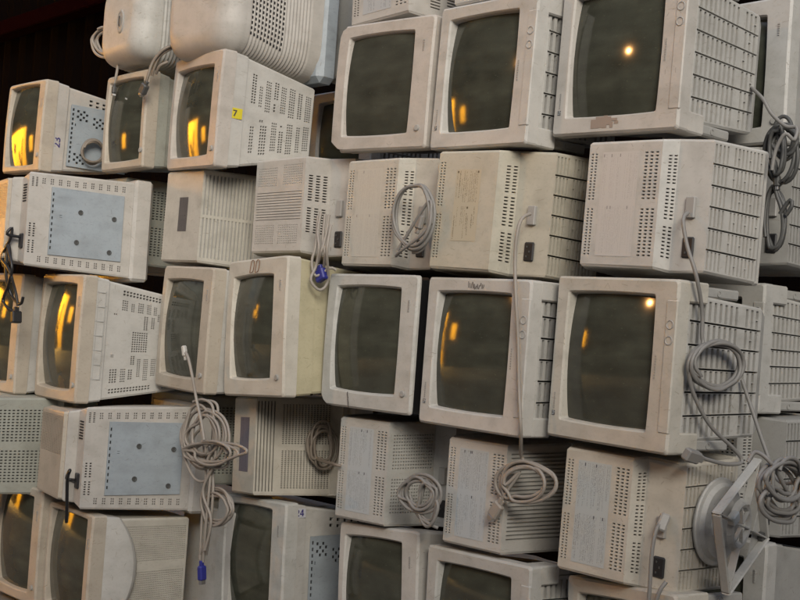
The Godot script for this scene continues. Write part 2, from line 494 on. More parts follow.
# rear of the large HP-like monitor: label panel with vents, stepped edge, socket plate, ribbed underside
func big_back(root: Node3D, V: float, W: float, tint: String, sd: int, o := {}) -> void:
	var hw := W / 2; var hv := V / 2
	var kind: String = o.get("kind", "plate")
	var dp: float = o.get("step", 0.04); var px: float = o.get("px", hw + 0.11); var D: float = 0.30 if kind == "plate" else 0.38
	var e0 := hw + (0.02 if kind == "plate" else 0.008)
	var poly := [[-hw - 0.055, -D + 0.05, hv + 0.008], [-hw - 0.012, -0.03, hv], [-hw, 0.0, hv - 0.006], [hw, 0.0, hv - 0.006], [e0, -dp, hv], [px, -dp - 0.01, hv - 0.004], [px - 0.002, -D + (0.02 if kind == "plate" else 0.08), hv + 0.004], [px - 0.012, -D + (0.0 if kind == "plate" else 0.05), hv]]
	var pats := {}
	var pv := []
	for v in [[0.07, 0.47], [0.53, 0.93]]:
		pv += grid(0.02, v[0], 0.13, v[1], 2, 16, 0.55, 0.5)
		if o.get("right_vents", true): pv += grid(0.76, v[0], 0.97, v[1], 3, 14, 0.6, 0.45)
	if o.has("panel"): pv = o.panel
	pats[2] = [pv, o.get("pdepth", 0.007)]
	pats[1] = [grid(0.2, 0.07, 0.9, 0.93, 1, 33, 0.7, 0.5), 0.006]
	if kind == "plate":
		var cv := []
		for v in [[0.10, 0.34], [0.36, 0.62], [0.66, 0.92]]: cv += grid(0.35, v[0], 1.0, v[1], 2, 9, 0.6, 0.42)
		pats[3] = [cv, 0.006]
		pats[5] = [rib_holes(o.get("skip", 3)), 0.013]
	elif kind == "perforated":
		var cv := []
		for v in [[0.10, 0.46], [0.54, 0.90]]: cv += grid(0.1, v[0], 0.96, v[1], 16, 11, 0.6, 0.45)
		pats[3] = [cv, 0.006]
	elif kind == "louvre":
		pats[3] = [grid(0.06, 0.05, 0.97, 0.90, 1, 22, 0.98, 0.42), 0.005]
	elif kind == "ridges":
		pats[3] = [grid(0.02, 0.03, 0.99, 0.49, 15, 1, 0.45, 0.97) + grid(0.02, 0.51, 0.99, 0.97, 15, 1, 0.45, 0.97), 0.004]
	elif kind == "ridged_grid":
		pats[3] = [grid(0.01, 0.02, 0.26, 0.98, 6, 1, 0.4, 1.0) + grid(0.34, 0.05, 0.99, 0.48, 16, 20, 0.6, 0.5) + grid(0.34, 0.54, 0.99, 0.95, 16, 20, 0.6, 0.5), 0.005]
	elif kind == "slots":
		var cv := []
		for v in [[0.17, 0.46], [0.52, 0.80]]: cv += grid(0.1, v[0], 0.95, v[1], 3, 10, 0.6, 0.5)
		pats[3] = [cv, 0.007]
	var s := st_new(); var d := st_new()
	extr(s, d, poly, pats)
	part("rear_housing", s, M(tint), root, d, M(o.get("floor", "shade" if kind in ["louvre", "ridges"] else "hole")))
	var bzl := st_new()                              # the front bezel, at the far end
	if kind == "plate": bx(bzl, Vector3((px - hw - 0.07) / 2, 0, -D - 0.005), Vector3(px + hw + 0.045, V + 0.014, 0.028), 0.006)
	else: bx(bzl, Vector3((px - hw - 0.055) / 2 + 0.004, 0, -D + 0.01), Vector3(px + hw + 0.075, V + 0.024, 0.085), 0.008)
	part("bezel", bzl, M(o.get("bezel", tint)), root)
	if o.get("flat_socket", true): rear_sockets(root, (e0 + px) / 2 + o.get("sx", 0.0), -dp - 0.005, true)
	if not o.get("label", true): return
	var l := st_new()
	var lw: float = o.get("lw", 0.5)
	var lx0: float = -hw + W * o.get("l0", 0.2); var lx1: float = lx0 + W * lw
	var ly1: float = hv - V * o.get("lt", 0.10); var ly0: float = -hv + V * o.get("lb", 0.10)
	uvquad(l, Vector3(lx0, ly1, 0.0008), Vector3(lx1, ly1, 0.0008), Vector3(lx1, ly0, 0.0008), Vector3(lx0, ly0, 0.0008))
	part("rating_label", l, print_tex("print%d" % sd, sd, o.get("bg", Color(0.68, 0.69, 0.69)), o.get("ink", Color(0.34, 0.34, 0.36)), int(o.get("cols", 18)), o.get("dense", 0.5)), root)

# smaller monitors that show their screen and a slotted or plated underside
func small_front(root: Node3D, V: float, H: float, tint: String, o := {}) -> void:
	var mg: Array = o.get("margin", [0.035, 0.062, 0.042, 0.034])
	var sc := [-H / 2 + mg[0] - 0.007, H / 2 - mg[1] + 0.004, -V / 2 + mg[2] - 0.006, V / 2 - mg[3] + 0.006]
	bezel_screen(root, H, V, o.get("rim", 0.055), sc, M(tint), {"radius": o.get("radius", 0.75), "cuts": o.get("cuts", []), "corner": 0.06, "crown": 0.008, "bulge": 0.03, "glass": o.get("glass", "glass")})
	var pr := st_new()
	for k in 6: bx(pr, Vector3(H / 2 - mg[1] * 0.45, V / 2 - 0.075 - k * 0.006, -0.0035), Vector3(0.005, 0.004, 0.003))
	part("maker_print", pr, M("knob"), root)
	var bt := st_new()
	lathe(bt, Vector3(H / 2 - mg[1] * 0.45, -V / 2 + 0.06, -0.005), Vector3(0, 0, 1), [[-0.002, 0.009], [0.004, 0.009], [0.005, 0.0075], [0.005, 0.0]], 14)
	part("power_button", bt, M("shade"), root)
	var D: float = o.get("depth", 0.38); var tp: float = o.get("taper", 0.8)
	var col: String = o.get("body", "white")
	var x := H / 2
	var ze: float = o.get("collar", 0.10)
	var s := st_new(); var d := st_new()
	var hv := V / 2 - 0.004
	extr(s, d, [[-x + 0.004, -ze, hv - 0.006], [-x + 0.002, -0.05, hv], [x - 0.002, -0.05, hv], [x - 0.006, -ze, hv - 0.006]])
	if o.get("arched", false):
		for k in 24:
			var y0 := -hv + 0.006 + (2 * hv - 0.012) * k / 24.0; var y1 := -hv + 0.006 + (2 * hv - 0.012) * (k + 1) / 24.0
			var z0 := -ze - 0.085 * (1.0 - pow(y0 / hv, 2)); var z1 := -ze - 0.085 * (1.0 - pow(y1 / hv, 2))
			for q in 12:
				var t0 := q / 12.0; var t1 := (q + 1) / 12.0
				var X := func(t: float, yy: float) -> float: return x - 0.0025 + (0.016 * sin(PI * 0.62 * t) - 0.05 * pow(maxf(0.0, t - 0.72) / 0.28, 2.2)) * (1.0 - 0.5 * pow(absf(yy) / hv, 4))
				quad(s, Vector3(X.call(t0, y1), y1, lerpf(-0.05, z1, t0)), Vector3(X.call(t1, y1), y1, lerpf(-0.05, z1, t1)), Vector3(X.call(t1, y0), y0, lerpf(-0.05, z0, t1)), Vector3(X.call(t0, y0), y0, lerpf(-0.05, z0, t0)))
	part("collar", s, M(o.get("collar_tint", col)), root)
	if o.get("seams", false):                      # shallow moulded grid on the collar
		var q := st_new()
		for k in 7: bx(q, Vector3(x - 0.003, hv - 0.05 - k * 0.048, -0.062), Vector3(0.003, 0.003, 0.055))
		for k in 3: bx(q, Vector3(x - 0.003, hv - 0.19, -0.035 - k * 0.027), Vector3(0.003, 0.29, 0.002))
		var sm := part("moulded_lines", q, M("grey"), root)
		stuff(sm)
	var b := st_new(); var bd := st_new()
	var hb := hv - 0.010
	extr(b, bd, [[-x + 0.05, -D, hb * tp], [-x + 0.02, -ze + 0.002, hb], [x - 0.012, -ze + 0.002, hb], [x - 0.024, -D, hb * tp], [x - 0.06, -D - 0.012, hb * tp - 0.02]], {2: [o.get("holes", []), 0.009]})
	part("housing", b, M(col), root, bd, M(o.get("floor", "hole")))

func slotted_side() -> Array:
	var r := []
	for g in [[.20, .030, .72, .085, 12, 2], [.80, .05, .99, .12, 5, 3], [.2, .12, .28, .22, 3, 5], [.32, .14, .37, .22, 2, 5], [.41, .12, .49, .22, 3, 5], [.53, .12, .59, .22, 3, 5], [.62, .13, .67, .22, 2, 5], [.50, .24, .56, .38, 2, 8], [.60, .24, .65, .36, 2, 7], [.68, .2, .73, .28, 2, 4], [.77, .2, .82, .34, 2, 8], [.87, .18, .94, .34, 3, 9], [.36, .4, .57, .6, 7, 9], [.75, .38, .80, .5, 2, 6], [.86, .38, .92, .62, 2, 12], [.36, .63, .42, .72, 2, 5], [.45, .66, .5, .84, 2, 9], [.535, .66, .6, .88, 3, 11], [.635, .66, .70, .84, 3, 9], [.735, .66, .78, .84, 2, 9], [.82, .66, .885, .81, 3, 8], [.1, .75, .2, .88, 3, 6], [.24, .75, .31, .88, 3, 6], [.34, .76, .4, .86, 2, 5], [.8, .90, .99, .985, 6, 4], [.1, .925, .65, .975, 14, 2], [.1, .25, .15, .27, 2, 1], [.1, .62, .14, .65, 2, 2]]:
		r += grid(g[0], g[1], g[2], g[3], g[4], g[5], 0.68, 0.62)
	return r

func slotted_side_b() -> Array:
	var r := []
	for g in [[.10, .10, .17, .40, 2, 11], [.21, .20, .26, .42, 2, 8], [.30, .12, .38, .46, 3, 12], [.42, .10, .49, .30, 2, 7], [.42, .34, .46, .44, 1, 3], [.52, .12, .60, .44, 3, 11], [.64, .10, .73, .47, 3, 12], [.77, .12, .84, .46, 2, 12], [.88, .12, .97, .48, 3, 12], [.12, .62, .18, .90, 2, 9], [.24, .54, .30, .58, 2, 1], [.26, .60, .36, .92, 3, 10], [.42, .55, .50, .88, 3, 11], [.54, .57, .58, .60, 1, 1], [.53, .64, .60, .90, 2, 9], [.64, .54, .73, .92, 3, 12], [.78, .56, .84, .90, 2, 11], [.88, .54, .97, .88, 3, 11]]:
		r += grid(g[0], g[1], g[2], g[3], g[4], g[5], 0.68, 0.62)
	return r

# blue grey metal plate of the stand mount, with clusters of small holes and a dashed slot line
func mount_plate(root: Node3D, x: float, cy: float, cz: float, h: float, w: float, full: bool) -> void:
	var s := st_new(); var d := st_new()
	var A := Vector3(x, cy + h / 2, cz + w / 2); var B := Vector3(x, cy + h / 2, cz - w / 2); var C := Vector3(x, cy - h / 2, cz - w / 2); var D := Vector3(x, cy - h / 2, cz + w / 2)
	var hs := []
	if full:
		for c in [[.2, .16], [.48, .24], [.85, .16], [.2, .86], [.85, .86]]:
			for i in 4:
				for j in 4:
					if (i + j) % 2 == 0: hs.append(Rect2(c[0] - .1 + i * .05, c[1] - .085 + j * .045, .042, .036))
		hs += grid(.02, .04, .06, .96, 1, 12, 0.8, 0.55)
		hs += grid(.08, .30, .1, .34, 1, 1, 1.0, 1.0)
	else:
		hs += grid(.015, .06, .035, .94, 1, 10, 1.0, 0.5)
		hs += [Rect2(.12, .40, .035, .006), Rect2(.12, .43, .035, .006)]
	face(s, d, A, B, C, D, hs, 0.004)
	for e in [[A, B], [B, C], [C, D], [D, A]]:
		var o := Vector3(0.004, 0, 0)
		quad(s, e[1], e[0], e[0] - o, e[1] - o)
	var p := part("mount_plate", s, M("plate"), root, d, M("hole"))
	if not full:
		for c in [[.40, .33], [.87, .37], [.37, .78], [.83, .88]]:
			var q := st_new(); var k := A.lerp(B, c[0]).lerp(D.lerp(C, c[0]), c[1])
			lathe(q, k, Vector3(1, 0, 0), [[0.0, 0.0085], [0.003, 0.0085], [0.003, 0.0055]], 14)
			lathe(q, k, Vector3(1, 0, 0), [[0.0008, 0.0055], [0.0008, 0.0]], 14)
			part("screw_ring", q, M("cabledark"), p)

# the two monitors turned so that their slotted underside and metal plate face out
func plate_back(root: Node3D, V: float, o := {}) -> void:
	var hv := V / 2
	var s := st_new(); var d := st_new()
	var hs := []
	for k in 11:
		var u := 0.11 + k * 0.072
		hs += grid(u, 0.035, u + 0.034, 0.105, 2, 3, 0.62, 0.62)
		hs += grid(u, 0.90, u + 0.034, 0.97, 2, 3, 0.62, 0.62)
	for v in [[0.03, 0.14], [0.54, 0.70], [0.73, 0.88]]: hs += grid(0.015, v[0], 0.085, v[1], 2, 6, 0.5, 0.55)
	# outline: left side of rear panel, rear panel, vent strip, socket plate, underside
	var poly := [[-0.33, -0.10, hv - 0.02], [-0.30, 0.20, hv - 0.035], [-0.062, 0.235, hv - 0.03], [-0.060, 0.20, hv - 0.025], [0.0, 0.20, hv - 0.012], [0.0, -0.20, hv], [-0.02, -0.21, hv]]
	var rv := grid(0.05, 0.04, 0.95, 0.55, 1, 26, 1.0, 0.35)
	extr(s, d, poly, {1: [rv, 0.003], 4: [hs, 0.006]})
	part("slotted_housing", s, M(o.get("tint", "pink")), root, d, M("hole"))
	var f := st_new()
	extr(f, d, [[-0.31, 0.20, hv - 0.03], [-0.30, 0.236, hv - 0.037], [-0.072, 0.246, hv - 0.034], [-0.062, 0.20, hv - 0.03]], {1: [grid(0.02, 0.03, 0.98, 0.5, 1, 26, 1.0, 0.3), 0.002]})
	part("rear_cap", f, M("tan"), root)
	var bz := st_new()
	bx(bz, Vector3(-0.165, 0, -0.21), Vector3(0.36, V + 0.02, 0.07), 0.01)
	part("bezel", bz, M("pink"), root)
	mount_plate(root, 0.0045, 0.0, -0.01, V * 0.68, 0.262, false)
	var k := st_new()
	bx(k, Vector3(-0.030, -0.075, 0.203), Vector3(0.03, 0.05, 0.008), 0.004)
	part("power_socket", k, M("socket"), root)
	var v := st_new()
	for q in 7: bx(v, Vector3(-0.030, 0.06 + q * 0.009, 0.2005), Vector3(0.03, 0.004, 0.003))
	stuff(part("socket_vents", v, M("hole"), root))

# loft of rounded cross sections along z: rounded-back monitors
func round_back(root: Node3D, V: float, W: float, D: float, tint: String, o := {}) -> void:
	var s := st_new(); var dk := st_new()
	var N := 72
	var prof := []                                   # [z, scale]
	for k in 25:
		var a := PI / 2 * k / 24.0
		prof.append([-0.075 * (1 - cos(a)), 0.50 + 0.345 * sin(a)])
	var z := -0.09
	var i := 0
	while z > -D + 0.05:
		var sc := lerpf(0.85, 1.0, (z + 0.09) / (-D + 0.14))
		prof.append([z, sc - (0.0 if i % 2 == 0 else 0.010)])
		z -= 0.0065; i += 1
	prof.append([-D + 0.045, 1.0]); prof.append([-D, 1.02])
	var P := func(k: int, j: int) -> Vector3:
		var t := TAU * j / N
		var e := 2.0 / 5.0
		var c := cos(t); var n := sin(t)
		var f: float = prof[k][1]
		return Vector3(W / 2 * f * signf(c) * pow(absf(c), e), V / 2 * f * signf(n) * pow(absf(n), e), prof[k][0])
	for k in prof.size() - 1:
		for j in N:
			quad(s, P.call(k, j + 1), P.call(k + 1, j + 1), P.call(k + 1, j), P.call(k, j))
	for j in N: tri(s, Vector3(0, P.call(0, 0).y, 0.004), P.call(0, j + 1), P.call(0, j))
	part("ribbed_shell", s, M(tint), root)
	if o.get("vents", false):
		var h := st_new()
		for a in 10:
			for b in 14:
				var k := 26 + a * 2
				var f: float = prof[k][1]
				var yy := -V / 2 * f * 0.62 + b * 0.017 - a * 0.0022
				var xx := W / 2 * f * pow(maxf(0.0, 1.0 - pow(absf(yy / (V / 2 * f)), 5)), 0.2)
				var p := Vector3(xx, yy, prof[k][0])
				bx(h, p, Vector3(0.005, 0.0085, 0.0055))
		stuff(part("vent_holes", h, M("hole"), root))
	if o.get("badge", false):
		var q := st_new()
		XF = XF * Transform3D(Basis(Vector3(0, 0, 1), 0.05).scaled_local(Vector3(0.55, 1, 1)), Vector3(o.get("bxx", 0.02), -0.01, 0.001))
		lathe(q, Vector3(0, 0, -0.004), Vector3(0, 0, 1), [[0, 0.042], [0.007, 0.042], [0.009, 0.039], [0.009, 0.032], [0.0075, 0.032], [0.0075, 0]], 28)
		XF = Transform3D.IDENTITY.translated(Vector3(0, V / 2, 0))
		var bd := part("oval_badge", q, M("shade"), root)
		var w := st_new()
		XF = XF * Transform3D(Basis.IDENTITY, Vector3(o.get("bxx", 0.02), -0.01, 0.009))
		bx(w, Vector3(0, 0, 0), Vector3(0.008, 0.036, 0.003), 0.001)
		part("badge_mark", w, M("cabledark"), bd)
		XF = Transform3D.IDENTITY.translated(Vector3(0, V / 2, 0))
	var b := st_new()
	bx(b, Vector3(0, 0, -D - 0.035), Vector3(W * 1.06, V, 0.085), 0.02)
	part("bezel", b, M(o.get("bezel", "grey")), root)

# tilt-swivel stand still clipped to a monitor: round dish against the ribs, square foot standing off from it
func swivel_stand(root: Node3D, dish_at: Vector3, foot_at: Vector3, down: Vector3, across: Vector3) -> void:
	var keep := XF
	XF = Transform3D.IDENTITY
	var s := st_new()
	lathe(s, dish_at, Vector3(1, 0, 0), [[0.0, 0.108], [0.006, 0.111], [0.010, 0.108], [0.012, 0.098], [0.022, 0.090], [0.024, 0.062], [0.034, 0.056], [0.036, 0.0]], 44)
	var dish := part("stand_dish", s, M("grey"), root)
	s = st_new(); bx(s, dish_at + Vector3(0.031, -0.012, 0.03), Vector3(0.006, 0.006, 0.05), 0.001)
	part("dish_notch", s, M("hole"), dish)
	# square foot seen from its hollow side: rim, floor, ribs and hub
	var e1 := -down.normalized(); var e2 := (across - e1 * across.dot(e1)).normalized()
	XF = Transform3D(Basis(e2, e1, e2.cross(e1)), foot_at)
	var h := 0.119
	s = st_new()
	for e in [[Vector3(0, h, 0), Vector3(2 * h + 0.007, 0.007, 0.024)], [Vector3(0, -h, 0), Vector3(2 * h + 0.007, 0.007, 0.024)], [Vector3(h, 0, 0), Vector3(0.007, 2 * h - 0.008, 0.024)], [Vector3(-h, 0, 0), Vector3(0.007, 2 * h - 0.008, 0.024)]]:
		bx(s, e[0], e[1], 0.003)
	var foot := part("stand_foot", s, M("grey"), root)
	for k in 4:                                      # webs in the four corners, open between them
		s = st_new()
		var b := Basis(Vector3(0, 0, 1), k * PI / 2)
		var p := [b * Vector3(h, h, -0.010), b * Vector3(h, h - 0.085, -0.010), b * Vector3(h - 0.085, h, -0.010)]
		tri(s, p[0], p[1], p[2]); tri(s, p[0] - Vector3(0, 0, 0.003), p[2] - Vector3(0, 0, 0.003), p[1] - Vector3(0, 0, 0.003))
		quad(s, p[2], p[1], p[1] - Vector3(0, 0, 0.003), p[2] - Vector3(0, 0, 0.003))
		part("foot_web", s, M("grey"), foot)
	for k in 4:
		s = st_new(); var b := Basis(Vector3(0, 0, 1), PI / 4 + k * PI / 2)
		bx(s, b * Vector3(0.106, 0, -0.001), Vector3(0.105, 0.004, 0.020), 0.001, b)
		part("foot_rib", s, M("grey"), foot)
	s = st_new()
	lathe(s, Vector3(0, 0, -0.010), Vector3(0, 0, 1), [[0.0, 0.066], [0.010, 0.058], [0.013, 0.053], [0.011, 0.046], [0.002, 0.040]], 32)
	for k in 6:
		var b := Basis(Vector3(0, 0, 1), k * PI / 3 + 0.3)
		bx(s, b * Vector3(0.026, 0, -0.002), Vector3(0.04, 0.004, 0.010), 0.001, b)
	part("foot_hub", s, M("grey"), foot)
	for k in 4:
		s = st_new(); var d := Basis(Vector3(0, 0, 1), PI / 4 + k * PI / 2) * Vector3(0.149, 0, -0.009)
		lathe(s, d, Vector3(0, 0, 1), [[0, 0.012], [0.012, 0.011], [0.013, 0.0]], 14)
		part("rubber_foot", s, M("cabledark"), foot)
	s = st_new(); bx(s, Vector3(-0.045, 0.055, 0.004), Vector3(0.032, 0.026, 0.02), 0.003)
	part("foot_latch", s, M("label"), foot)
	XF = keep

# ---------------------------------------------------------------- a monitor in its place
func monitor(kind: String, at: Vector3, yaw: float, tilt: float, V: float, H: float, tint: String, label: String, o := {}) -> Node3D:
	var back := kind.contains("back")
	var t := thing("crt_monitor", label, "monitor", "monitors stacked with their backs outward" if back else "monitors stacked with their screens outward")
	t.transform = Transform3D(Basis(Vector3.UP, deg_to_rad(-yaw)) * Basis(Vector3(0, 0, 1), deg_to_rad(tilt)), at)
	XF = Transform3D.IDENTITY.translated(Vector3(0, V / 2, 0))
	match kind:
		"big_front": big_front(t, V, H, tint, o)
		"small_front": small_front(t, V, H, tint, o)
		"big_back": big_back(t, V, H, tint, used.get("crt_monitor", 0), o)
		"plate_back": plate_back(t, V, o)
		"round_back": round_back(t, V, H, o.get("D", 0.42), tint, o)
	return t

func coil(c: Vector3, a: Vector3, b: Vector3, n: Vector3, turns: float, sd: int, spread := 0.14, start := 0.0) -> Array:
	rng.seed = sd
	var r := []
	var steps := int(turns * 14)
	var ja := 1.0; var jb := 1.0; var jc := Vector3.ZERO
	for i in steps + 1:
		if i % 7 == 0:
			ja = lerpf(ja, 1.0 + rng.randf_range(-spread, spread), 0.7); jb = lerpf(jb, 1.0 + rng.randf_range(-spread, spread), 0.7)
			jc = jc.lerp((a * rng.randf_range(-1, 1) + b * rng.randf_range(-1, 1)) * spread * 0.6, 0.6)
		var t := start + TAU * i / 14.0
		r.append(c + jc + a * cos(t) * ja + b * sin(t) * jb + n * (0.004 + 0.016 * (i / float(steps)) + 0.003 * sin(t * 2.3)))
	return r

func to_local_points(pts: Array, o: Vector3) -> Array:
	var r := []
	for p in pts: r.append(p - o)
	return r

# strands: arrays of world points; plugs: [at, along, size, material]
func cable(label: String, strands: Array, r: float, m: String, plugs := [], group := "loose cables draped over the stack") -> Node3D:
	var t := thing("cable", label, "cable", group)
	var low: Vector3 = strands[0][0]
	for s in strands:
		for p in s:
			if p.y < low.y: low = p
	t.position = low
	XF = Transform3D.IDENTITY
	for s in strands:
		var q := st_new()
		tube(q, smooth(to_local_points(s, low)), r)
		part("cord", q, M(m), t)
	for pl in plugs:
		var q := st_new()
		var z: Vector3 = (pl[1] as Vector3).normalized()
		var x := z.cross(Vector3(0.3, 0.9, 0.3)).normalized()
		var sz: Vector3 = pl[2]
		XF = Transform3D(Basis(x, z.cross(x), z), pl[0] - low)
		bx(q, Vector3.ZERO, sz, 0.004)
		bx(q, Vector3(0, 0, -sz.z * 0.65), Vector3(sz.x * 0.5, sz.y * 0.6, sz.z * 0.4), 0.002)
		var pg := part("plug", q, M(pl[3]), t)
		if pl.size() > 4:
			var w := st_new()
			bx(w, Vector3(0, 0, sz.z * 0.62), Vector3(sz.x * 0.8, sz.y * 0.55, sz.z * 0.3), 0.001)
			part("contact", w, M("metal"), pg)
		XF = Transform3D.IDENTITY
	return t

func _ready() -> void:
	# ------------------------------------------------ camera, air, light
	var cam := Camera3D.new(); cam.name = "camera"
	cam.transform = Transform3D(Basis(Vector3.RIGHT, deg_to_rad(1.9932)) * Basis(Vector3(0, 0, 1), deg_to_rad(3.925)), Vector3.ZERO)
	cam.fov = 27.27; cam.near = 0.05; cam.far = 400.0; cam.current = true
	add_child(cam)
	var we := WorldEnvironment.new(); we.name = "environment"
	var env := Environment.new()
	env.background_mode = Environment.BG_SKY
	var sky := Sky.new(); var sm := ProceduralSkyMaterial.new()
	sm.sky_top_color = Color(0.48, 0.505, 0.565); sm.sky_horizon_color = Color(0.52, 0.51, 0.51); sm.sky_curve = 0.2
	sm.ground_bottom_color = Color(0.12, 0.11, 0.10); sm.ground_horizon_color = Color(0.3, 0.28, 0.26)
	sm.sun_angle_max = 1.0
	sky.sky_material = sm; env.sky = sky
	env.background_energy_multiplier = 1.9
	env.tonemap_mode = Environment.TONE_MAPPER_LINEAR
	env.tonemap_exposure = 1.6
	env.sdfgi_enabled = true; env.ssao_enabled = true; env.ssil_enabled = true
	we.environment = env; add_child(we)
	var sun := DirectionalLight3D.new(); sun.name = "sun"
	sun.light_energy = 0.5; sun.light_color = Color(1.0, 0.97, 0.92); sun.light_angular_distance = 24.0; sun.shadow_enabled = true
	sun.basis = Basis.looking_at(Vector3(-0.10, -0.40, -0.9), Vector3.UP)
	add_child(sun)

	# ------------------------------------------------ ground
	XF = Transform3D.IDENTITY
	var g := st_new()
	quad(g, Vector3(-120, -0.985, -120), Vector3(120, -0.985, -120), Vector3(120, -0.985, 120), Vector3(-120, -0.985, 120))
	var gm := plastic("ground", rgb(0.19, 0.175, 0.155), 0.9)
	var gr := part("ground", g, gm, self)
	gr.set_meta("kind", "structure"); gr.set_meta("label", "bare dusty yard floor under the monitor stack"); gr.set_meta("category", "ground")

	# ------------------------------------------------ dark shed behind the stack
	var shed := thing("storage_shed", "dark sheet-metal shed with a dull red beam behind the stack", "shed")
	shed.transform = Transform3D(Basis(Vector3.UP, deg_to_rad(-48.0)), Vector3(1.277, -0.985, -5.456))
	var s := st_new()
	for k in 80:                                     # corrugated sheet
		var x := -17.0 + k * 0.3
		quad(s, Vector3(x, 6, 0), Vector3(x + 0.1, 6, 0.03), Vector3(x + 0.1, 0, 0.03), Vector3(x, 0, 0))
		quad(s, Vector3(x + 0.1, 6, 0.03), Vector3(x + 0.2, 6, 0.03), Vector3(x + 0.2, 0, 0.03), Vector3(x + 0.1, 0, 0.03))
		quad(s, Vector3(x + 0.2, 6, 0.03), Vector3(x + 0.3, 6, 0), Vector3(x + 0.3, 0, 0), Vector3(x + 0.2, 0, 0.03))
	part("wall", s, plain("sheet", rgb(0.0022, 0.0016, 0.0016), 0.95), shed)
	s = st_new(); bx(s, Vector3(-5, 3.45, 0.14), Vector3(23.8, 0.13, 0.14), 0.01)
	part("beam", s, plain("beam", rgb(0.004, 0.0004, 0.0007), 0.95), shed)
	s = st_new(); bx(s, Vector3(-5, 6.05, 0.0), Vector3(23.9, 0.1, 0.3), 0.01)
	part("roof_edge", s, plain("sheet", rgb(0.01, 0.009, 0.009), 0.8), shed)

	# ------------------------------------------------ lit workshop across the yard, mirrored in the screens
	var wk := thing("workshop", "ochre workshop across the yard with a wide lit doorway", "building")
	wk.position = Vector3(-11, -0.985, -10)
	s = st_new()
	var ochre := plastic("ochre", rgb(0.60, 0.40, 0.05), 0.8)
	var outer := plastic("render", rgb(0.055, 0.05, 0.042), 0.9)
	bx(s, Vector3(0, 1.75, -9.6), Vector3(0.2, 3.5, 5.0)); bx(s, Vector3(0, 1.75, 2.4), Vector3(0.2, 3.5, 0.8)); bx(s, Vector3(0, 3.34, -2.55), Vector3(0.2, 0.32, 9.1))
	bx(s, Vector3(0, 0.8, 3.15), Vector3(0.2, 1.6, 0.7)); bx(s, Vector3(0, 3.0, 3.15), Vector3(0.2, 1.0, 0.7)); bx(s, Vector3(0, 1.75, 5.15), Vector3(0.2, 3.5, 3.3))
	bx(s, Vector3(0, 1.75, 11.65), Vector3(0.2, 3.5, 9.7))  # unseen facade extension, added to keep sky out of the screens
	part("wall", s, outer, wk)
	s = st_new(); bx(s, Vector3(-0.6, 6.95, 1.5), Vector3(1.6, 6.6, 30.0), 0.02)  # unseen storey added to block sky light from the screens
	part("added_sky_block", s, outer, wk)
	s = st_new()
	bx(s, Vector3(-2.6, 1.75, -1.9), Vector3(0.15, 3.5, 17.2)); bx(s, Vector3(-1.35, 1.75, -10.5), Vector3(2.5, 3.5, 0.15)); bx(s, Vector3(-1.35, 1.75, 6.7), Vector3(2.5, 3.5, 0.15))
	part("inner_wall", s, ochre, wk)
	s = st_new(); bx(s, Vector3(-1.2, 3.57, -1.9), Vector3(3.4, 0.14, 17.8))
	part("roof", s, plain("sheet", rgb(0.01, 0.009, 0.009), 0.8), wk)
	for z in [-3.9]:
		s = st_new(); bx(s, Vector3(-0.15, 1.5, z), Vector3(0.14, 3.0, 0.16), 0.01)
		part("post", s, plain("timber", rgb(0.03, 0.02, 0.012), 0.8), wk)
	s = st_new(); bx(s, Vector3(-1.5, 0.5, -1.0), Vector3(0.6, 1.0, 1.8), 0.02)
	part("workbench", s, plain("timber", rgb(0.03, 0.02, 0.012), 0.8), wk)
	s = st_new(); bx(s, Vector3(-0.5, 1.3, 0.6), Vector3(0.06, 2.7, 0.22), 0.01, Basis(Vector3(1, 0, 0), 0.32))
	part("leaning_plank", s, plain("timber", rgb(0.03, 0.02, 0.012), 0.8), wk)
	for k in 3:                                      # scrap leaning and hanging in the doorway
		s = st_new(); bx(s, Vector3(-0.35 - 0.12 * k, 0.5 + 0.28 * (k % 3), -5.9 + 3.1 * k), Vector3(0.08, 1.0 + 0.5 * (k % 3), 0.35 + 0.2 * (k % 2)), 0.01, Basis(Vector3(1, 0, 0), 0.5 * sin(k * 2.1)))
		part("scrap_board", s, plain("timber", rgb(0.03, 0.02, 0.012), 0.8), wk)
	s = st_new(); bx(s, Vector3(-0.9, 2.4, -1.9), Vector3(0.5, 0.5, 0.7), 0.02, Basis(Vector3(1, 0, 0), 0.2))
	part("hanging_box", s, plain("timber", rgb(0.03, 0.02, 0.012), 0.8), wk)
	for z in [-5.2, -0.9, 3.4]:
		var lp := thing("workshop_lamp", "bare bulb hanging inside the lit workshop %s" % ("at the far end of the doorway" if z < -3 else ("above the workbench" if z < 0 else "behind the small window")), "lamp")
		lp.position = Vector3(-11.45, 2.41, -10 + z)
		s = st_new(); lathe(s, Vector3.ZERO, Vector3.UP, [[-0.06, 0.0], [-0.05, 0.03], [-0.02, 0.045], [0.02, 0.035], [0.05, 0.018]], 16)
		var bm := plain("bulb", rgb(1, 0.8, 0.5), 0.5); bm.emission_enabled = true; bm.emission = Color(1, 0.75, 0.4); bm.emission_energy_multiplier = 4.0
		part("bulb", s, bm, lp)
		s = st_new(); bx(s, Vector3(0, 0.075, 0), Vector3(0.012, 0.08, 0.012))
		part("flex", s, M("cableblack"), lp)
		var ol := OmniLight3D.new(); ol.name = "lamp_light"; ol.light_color = Color(1.0, 0.80, 0.42); ol.light_energy = 100.0; ol.omni_range = 30; ol.omni_attenuation = 2.0; ol.light_size = 0.05; ol.shadow_enabled = true
		lp.add_child(ol)
	# yard lamp on a post, the bright point in the two upper right screens
	var yl := thing("yard_lamp", "yard lamp on a tall post with a bare bulb", "lamp")
	yl.position = Vector3(-8.1, -0.985, -1.6)
